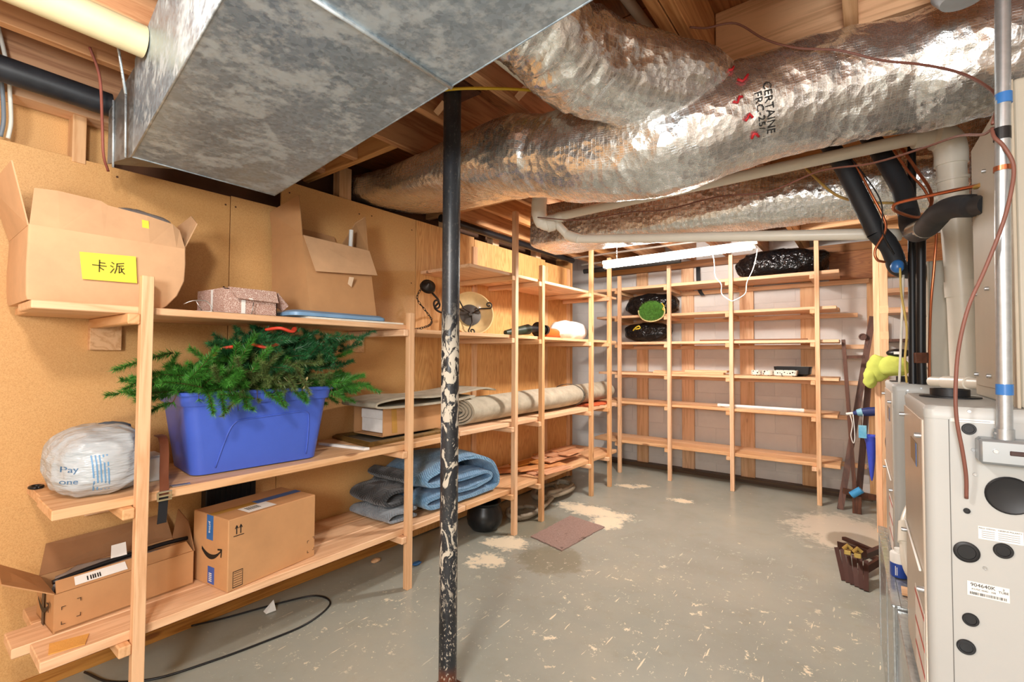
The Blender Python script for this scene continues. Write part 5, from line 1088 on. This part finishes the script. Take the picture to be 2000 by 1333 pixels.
for (x, y, lab) in ((.172, 1.70, 'black vent collar on top of the labelled furnace'), (.135, 2.62, 'black vent collar on top of the second furnace')):
    b = B(); lathe(b, [(.062, 0), (.062, .003), (.04, .004), (.04, .022), (.034, .022), (.034, .004)], Matrix.Translation((x, y, 1.2625)), 30); mk('vent_collar', b, RUB, smooth=40, label=lab, cat='collar')
# switch box and conduit
t = thing('switch_box', 'grey metal switch box with a brown toggle fixed to the furnace side', 'switch', (.238, 1.385, 1.15))
b = B(); abox(b, .181, .296, 1.362, 1.412, 1.150, 1.201, .005); mk('box', b, M('grey_steel', (162, 168, 172), .35, .6, var=.06), t, smooth=40)
b = B(); abox(b, .225, .246, 1.3595, 1.364, 1.172, 1.181, .001); mk('toggle_slot', b, M('dark_brown_plastic', (58, 34, 28), .4), t)
b = B(); disc(b, (.205, 1.362, 1.178), (0, -1, 0), .0042, .003, 14); mk('screw', b, SCR, t, smooth=40)
t = thing('conduit_pipe', 'vertical galvanized conduit with blue tape bands above the switch box', 'pipe', (.225, 1.385, 1.2)); EMT = M('emt_steel', (176, 182, 186), .35, .75, var=.1, sc=60)
b = B(); tube(b, [(.222, 1.385, 1.205), (.226, 1.385, 1.6), (.241, 1.385, 2.48)], .0125, 18); mk('conduit', b, EMT, t, smooth=40)
b = B(); tube(b, [(.2215, 1.385, 1.201), (.2217, 1.385, 1.222)], .0155, 16); tube(b, [(.205, 1.38, 1.212), (.215, 1.382, 1.212)], .004, 8); mk('connector', b, EMT, t, smooth=40)
for z in (1.292, 1.895): b = B(); xx = .222+(z-1.2)*.015; tube(b, [(xx, 1.385, z), (xx, 1.385, z+.022)], .0136, 18); mk('blue_tape', b, BT, t, smooth=40)
b = B(); tube(b, [(.229, 1.385, 1.82), (.2292, 1.385, 1.845)], .0138, 18); mk('black_tape', b, BLACKP, t, smooth=40)
b = B(); tube(b, [(.2285, 1.385, 1.755), (.2286, 1.385, 1.765)], .0145, 18); mk('coupling_ring', b, M('copper', (196, 120, 84), .3, .9), t, smooth=40)
# white drain and vent pipes
PVC = M('white_pvc', (228, 222, 208), .35, var=.04)
t = thing('vent_pipe', 'thick white vertical vent pipe rising between the furnaces', 'pipe', (.28, 2.45, 1.25))
b = B(); tube(b, [(.262, 2.425, 2.14), (.268, 2.436, 2.0), (.291, 2.467, 1.559), (.298, 2.481, 1.20)], .0445, 24); mk('pipe', b, PVC, t, smooth=40)
b = B(); tube(b, spline([(.150, 2.375, 2.208), (.20, 2.39, 2.213), (.245, 2.41, 2.20), (.262, 2.425, 2.16), (.263, 2.428, 2.10)], 6), [.034]*8+[.05]*17, 24); mk('elbow', b, PVC, t, smooth=50)
b = B(); tube(b, [(.2655, 2.432, 2.05), (.2660, 2.433, 2.04)], .0505, 24); mk('coupling', b, PVC, t, smooth=40)
b = B(); tube(b, [(.287, 2.462, 1.66), (.290, 2.466, 1.60)], .0495, 24); mk('coupling', b, PVC, t, smooth=40)
t = thing('drain_pipe', 'long white plastic drain pipe running under the thick foil duct', 'pipe', (-.6, 2.38, 2.17))
b = B(); tube(b, [(-1.49, 2.41, 2.196), (-1.274, 2.424, 2.205), (-.45, 2.352, 2.195), (.161, 2.366, 2.209)], .0245, 20); mk('pipe', b, PVC, t, smooth=40)
GI = M('grey_ink', (120, 120, 120))
for k in range(16):
    x = -1.0+k*.066; b = B(); slab(b, [(x, 2.3695-.008*k/16*6*.3, 2.188), (x+.045, 2.3680-.008*k/16*6*.3, 2.188), (x+.045, 2.3680-.008*k/16*6*.3, 2.193), (x, 2.3695-.008*k/16*6*.3, 2.193)], .0004); mk('print_mark', b, GI, t)
t = thing('drain_pipe', 'lower white drain pipe sloping below the square foil duct', 'pipe', (-.6, 2.36, 1.95))
b = B(); tube(b, spline([(-1.49, 2.411, 2.165), (-1.417, 2.449, 2.078), (-1.36, 2.44, 2.052)], 6)+[V((.016, 2.53, 1.893)), V((.12, 2.545, 1.878))], .0245, 20); mk('pipe', b, PVC, t, smooth=50)
b = B(); tube(b, [(-1.43, 2.444, 2.088), (-1.345, 2.438, 2.050)], .029, 20); mk('coupling', b, PVC, t, smooth=40)
t = thing('drain_trap', 'white plastic trap hanging at the joined ends of the drain pipes', 'pipe', (-1.55, 2.36, 2.1))
b = B(); tube(b, [(-1.555, 2.348, 2.478), (-1.565, 2.348, 2.29)], .045, 20); mk('stack', b, PVC, t, smooth=40)
b = B(); tube(b, spline([(-1.567, 2.348, 2.29), (-1.568, 2.35, 2.215), (-1.552, 2.362, 2.165), (-1.52, 2.388, 2.152), (-1.485, 2.412, 2.175)], 7), [.046]*8+[.044]*7+[.038]*7+[.034]*7, 20); mk('bend', b, PVC, t, smooth=50)
b = B(); tube(b, [(-1.535, 2.375, 2.152), (-1.50, 2.402, 2.166)], .049, 20); tube(b, [(-1.498, 2.40, 2.18), (-1.45, 2.416, 2.197)], .031, 18); mk('slip_nut', b, PVC, t, smooth=40)
b = B(); tube(b, [(.172, 2.13, 1.286), (.30, 1.86, 1.292)], .0165, 16); tube(b, [(.20, 2.07, 1.287), (.245, 1.976, 1.289)], .0205, 16); mk('condensate_pipe', b, PVC, smooth=40, label='short white condensate pipe lying behind the labelled furnace', cat='pipe')
b = B(); tube(b, spline([(.125, 2.37, .80), (.105, 2.30, .76), (.098, 2.24, .70), (.105, 2.20, .62), (.14, 2.2, .56)], 6), .016, 14); tube(b, [(.103, 2.285, .755), (.098, 2.235, .695)], .021, 16); mk('condensate_elbow', b, PVC, smooth=40, label='white elbow pipe between the two furnaces above the plinth', cat='pipe')
t = thing('primer_can', 'small blue and white can standing on the steel plinth', 'can', (.086, 2.27, .561))
b = B(); lathe(b, [(.026, 0), (.027, .002), (.027, .05)], Matrix.Translation((.082, 2.27, .5615)), 26); mk('blue_band', b, M('can_blue', (40, 72, 158), .35), t, smooth=40)
b = B(); lathe(b, [(.027, .05), (.027, .082), (.024, .086), (.014, .088), (.014, .10), (.001, .10)], Matrix.Translation((.082, 2.27, .5615)), 26); mk('white_top', b, WHITE, t, smooth=40)
for k in range(4): b = B(); abox(b, .0695+.0042*k, .0715+.0042*k, 2.2435, 2.2450, .570, .603-.004*(k % 2)); mk('print_bar', b, WHITE, t)
b = B(); abox(b, .082, .14, 2.095, 2.16, .5605, .568, .001); mk('wood_scrap', b, P_('x'), label='thin wood scrap lying on the plinth beside the can', cat='scrap')
# insulated refrigerant lines, gas pipes, copper
FOAM = M('black_foam', (34, 36, 40), .6, var=.12); COP = M('copper', (196, 120, 84), .3, .9); IRN = M('black_iron', (30, 30, 32), .4, .3)
t = thing('insulated_line', 'black insulated refrigerant line bent down towards the second coil cabinet', 'pipe', (.03, 2.45, 1.75))
b = B(); tube(b, [(-.155, 2.46, 2.36), (-.112, 2.45, 2.27), (-.067, 2.425, 2.162), (-.017, 2.43, 2.023), (.036, 2.45, 1.879)], .034, 18); mk('straight_run', b, FOAM, t, smooth=40)
b = B(); tube(b, spline([(.033, 2.45, 1.885), (.074, 2.475, 1.827), (.093, 2.49, 1.774), (.104, 2.503, 1.738), (.140, 2.565, 1.728), (.205, 2.71, 1.735)], 6), [.036]*6+[.034]*19+[.03]*6, 18); mk('elbow_run', b, FOAM, t, smooth=50)
b = B(); blob(b, (.100, 2.466, 1.735), (.022, .022, .026), .1, 30, 2, 2.2, 20, 14); mk('blue_tape_wad', b, BT, t, smooth=True)
t = thing('insulated_line', 'black insulated refrigerant line curving into the nearer coil cabinet', 'pipe', (.15, 2.2, 1.75))
b = B(); tube(b, [(-.01, 2.53, 2.37), (.041, 2.503, 2.26), (.086, 2.479, 2.143), (.119, 2.444, 2.041), (.136, 2.398, 1.924)], .034, 18); mk('straight_run', b, FOAM, t, smooth=40)
b = B(); tube(b, spline([(.136, 2.398, 1.924), (.136, 2.338, 1.87), (.146, 2.222, 1.815), (.163, 2.048, 1.797), (.178, 1.896, 1.800), (.201, 1.826, 1.797), (.234, 1.777, 1.782), (.258, 1.72, 1.768)], 6), [.034]*24+[.031]*13+[.026]*6, 18); mk('curved_run', b, FOAM, t, smooth=50)
b = B(); tube(b, [(.144, 2.236, 1.822), (.161, 2.066, 1.797)], .0345, 18); mk('clear_tape', b, M('clear_tape', (150, 140, 124), .15), t, smooth=40)
for pts, r, lab in (([(.157, 2.51, 2.479), (.141, 2.447, 1.20)], .014, 'black iron gas pipe dropping behind the furnaces'), ([(.171, 2.407, 1.86), (.165, 2.42, 1.40), (.167, 2.425, 1.20)], .0155, 'black iron gas pipe with a rusty union beside its neighbour')):
    t = thing('gas_pipe', lab, 'pipe', pts[-1]); b = B(); tube(b, pts, r, 14); mk('pipe', b, IRN, t, smooth=40)
    if len(pts) == 3:
        b = B(); tube(b, [(.165, 2.42, 1.385), (.1655, 2.421, 1.345)], .022, 8); mk('union', b, M('rust', (96, 58, 40)), t)
for pts, r, lab in (([(-.049, 2.40, 2.216), (.017, 2.394, 2.037), (.058, 2.40, 1.926), (.062, 2.40, 1.871), (.03, 2.395, 1.80), (.035, 2.40, 1.76), (.06, 2.42, 1.75)], .005, 'copper tube taped along the straight insulated line'), ([(.105, 2.46, 2.25), (.160, 2.385, 2.093), (.195, 2.345, 1.994), (.192, 2.30, 1.923), (.154, 2.226, 1.87), (.092, 2.117, 1.873), (.077, 2.068, 1.881), (.096, 2.032, 1.886), (.192, 1.855, 1.851), (.25, 1.741, 1.826)], .0055, 'copper tube looping to the brass fitting on the nearer coil cabinet'), ([(.075, 2.435, 2.25), (.135, 2.40, 2.10), (.188, 2.375, 1.99), (.212, 2.375, 1.86), (.206, 2.385, 1.72), (.196, 2.40, 1.58), (.192, 2.44, 1.42), (.190, 2.46, 1.258)], .0045, 'thin copper tube running down behind the vent pipe')):
    b = B(); tube(b, spline(pts, 7), r, 9); mk('copper_tube', b, COP, smooth=True, label=lab, cat='tube')
b = B(); tube(b, [(.248, 1.744, 1.8265), (.258, 1.72, 1.82)], .009, 6); tube(b, [(.238, 1.765, 1.829), (.249, 1.742, 1.8262)], .0065, 10); mk('brass_fitting', b, BRS, label='brass fitting on the nearer coil cabinet', cat='fitting')
WBR = M('brown_wire', (122, 78, 66), .5)
def wire(pts, r, mat, lab, cat='wire'):
    b = B(); tube(b, spline(pts, 7), r, 7); return mk('wire', b, mat, smooth=True, label=lab, cat=cat)
wire([(-.462, 1.60, 2.472), (-.42, 1.64, 2.474), (-.338, 1.68, 2.478), (-.253, 1.70, 2.40), (-.165, 1.715, 2.345), (-.057, 1.725, 2.30), (.041, 1.735, 2.238), (.129, 1.71, 2.18), (.191, 1.621, 2.093), (.223, 1.522, 2.004), (.232, 1.440, 1.93), (.2165, 1.39, 1.86)], .0035, WBR, 'brown wire drooping across the thick foil duct to the conduit')
wire([(-1.524, 2.268, 2.168), (-1.261, 2.28, 2.111), (-.966, 2.252, 2.094), (-.777, 2.27, 2.078), (-.527, 2.208, 2.074), (-.312, 2.121, 2.029), (-.131, 2.006, 2.034), (.015, 1.867, 1.981), (.126, 1.702, 1.942), (.183, 1.571, 1.911), (.208, 1.45, 1.862), (.2150, 1.388, 1.848)], .0032, WBR, 'brown wire strung below the long white drain pipe')
wire([(.2150, 1.388, 1.850), (.2155, 1.372, 1.825), (.228, 1.3665, 1.80), (.241, 1.366, 1.756), (.235, 1.362, 1.698), (.221, 1.36, 1.634), (.195, 1.36, 1.549), (.169, 1.355, 1.474), (.153, 1.358, 1.388), (.147, 1.36, 1.302), (.148, 1.362, 1.237), (.157, 1.374, 1.172), (.163, 1.385, 1.118), (.164, 1.395, 1.068)], .0036, WBR, 'brown wire hanging loose down the front of the furnace side')
wire([(.108, 2.446, 1.725), (.110, 2.432, 1.62), (.125, 2.44, 1.48), (.118, 2.44, 1.36), (.122, 2.445, 1.265)], .004, M('yellow_cable', (206, 176, 96), .5), 'yellow cable beside the gas pipes')
wire([(.12, 2.48, 1.70), (.112, 2.45, 1.55), (.106, 2.46, 1.40), (.100, 2.47, 1.262)], .0045, M('white_cord', (228, 224, 212)), 'white cable hanging beside the yellow cable')
wire([(-.08, 2.41, 2.26), (.0, 2.37, 2.10), (.05, 2.36, 1.98), (.055, 2.37, 1.86), (.09, 2.42, 1.78)], .0025, BLACKP, 'thin black wire hanging beside the straight insulated line')
wire([(-.25, 2.62, 2.30), (-.12, 2.60, 2.12), (-.02, 2.60, 2.06), (.12, 2.62, 2.03)], .006, M('yellow_hose', (196, 158, 84), .4, trans=.2), 'amber hose hanging under the foil ducts', 'hose')
t = thing('ceiling_lamp_box', 'round grey metal box fixed under the joists above the thick foil duct', 'box', (.205, 1.62, 2.3)); b = B(); lathe(b, [(.001, 0), (.045, .004), (.062, .03), (.062, .20)], Matrix.Translation((.205, 1.62, 2.27)), 30); mk('housing', b, M('grey_enamel', (172, 176, 180), .35, .3), t, smooth=40)
# pipes and cables up among the joists
for pts, r, mat_, lab in (([(-2.52, -1.5, 2.425), (-2.52, .545, 2.405)], .047, M('black_abs', (36, 38, 42), .45, var=.3, sc=20), 'thick black drain pipe along the top of the tan wall'),
                          ([(-1.95, -1.4, 2.425), (-1.95, .505, 2.425)], .052, M('ivory_pipe', (216, 202, 160), .4, var=.12, sc=6), 'thick ivory pipe under the joists running to the galvanized duct'),
                          ([(-1.05, 1.02, 2.451), (-1.05, 1.55, 2.451), (-1.05, 2.80, 2.451)], .027, PVC, 'white pipe running under the joists past the branch duct'),
                          ([(-.70, 1.55, 2.692), (-.66, 2.6, 2.692)], .02, PVC, 'thin white pipe crossing high between the joists'),
                          ([(-2.62, 2.56, 2.42), (-2.62, 4.6, 2.42)], .03, IRN, 'black iron pipe along the plywood top edge')):
    b = B(); tube(b, pts, r, 20); mk('overhead_pipe', b, mat_, smooth=40, label=lab, cat='pipe')
GC = M('grey_cable', (120, 128, 136), .5)
for k in range(3):
    wire([(-2.615+.012*k, .14+.03*k, 2.718), (-2.622, .20+.02*k, 2.56), (-2.622, .215+.021*k, 2.47), (-2.665, .225+.022*k, 2.425), (-2.69, .235+.02*k, 2.38), (-2.692, .24+.02*k, 2.28), (-2.705, .235+.02*k, 2.215)], .007, GC if k < 2 else M('white_cord', (228, 224, 212)), ('grey cable coming down over the top plate beside a white one', 'second grey cable close beside the white cable', 'white cable coming down over the top plate')[k], 'cable')
wire([(-2.285, .43, 2.50), (-2.33, .47, 2.42), (-2.42, .50, 2.28), (-2.46, .515, 2.17), (-2.50, .54, 2.12)], .005, M('rust_wire', (150, 84, 70), .5), 'reddish wire hanging down the end of the galvanized duct')
for k, dy in enumerate((0, .026)): wire([(-1.01, 1.775+dy, 2.473), (-.92, 1.81+dy, 2.473), (-.70, 1.90+dy, 2.470), (-.53, 2.04+dy, 2.467), (-.40, 2.16+dy, 2.466)], .006, M('orange_cable', (206, 120, 74), .5), ('orange cable stapled below the joists behind the branch duct', 'second orange cable alongside the first under the joists')[k], 'cable')
wire([(-1.62, 1.30, 2.472), (-1.35, 1.36, 2.45), (-1.2, 1.48, 2.458), (-1.10, 1.60, 2.472)], .006, M('yellow_wire', (222, 186, 52), .45), 'yellow cable hanging under the joists beside the column', 'cable')
wire([(-.815, 1.63, 2.69), (-.76, 1.70, 2.66), (-.67, 1.80, 2.60), (-.585, 1.90, 2.53)], .02, FOAM, 'black flexible duct between the joists', 'hose')
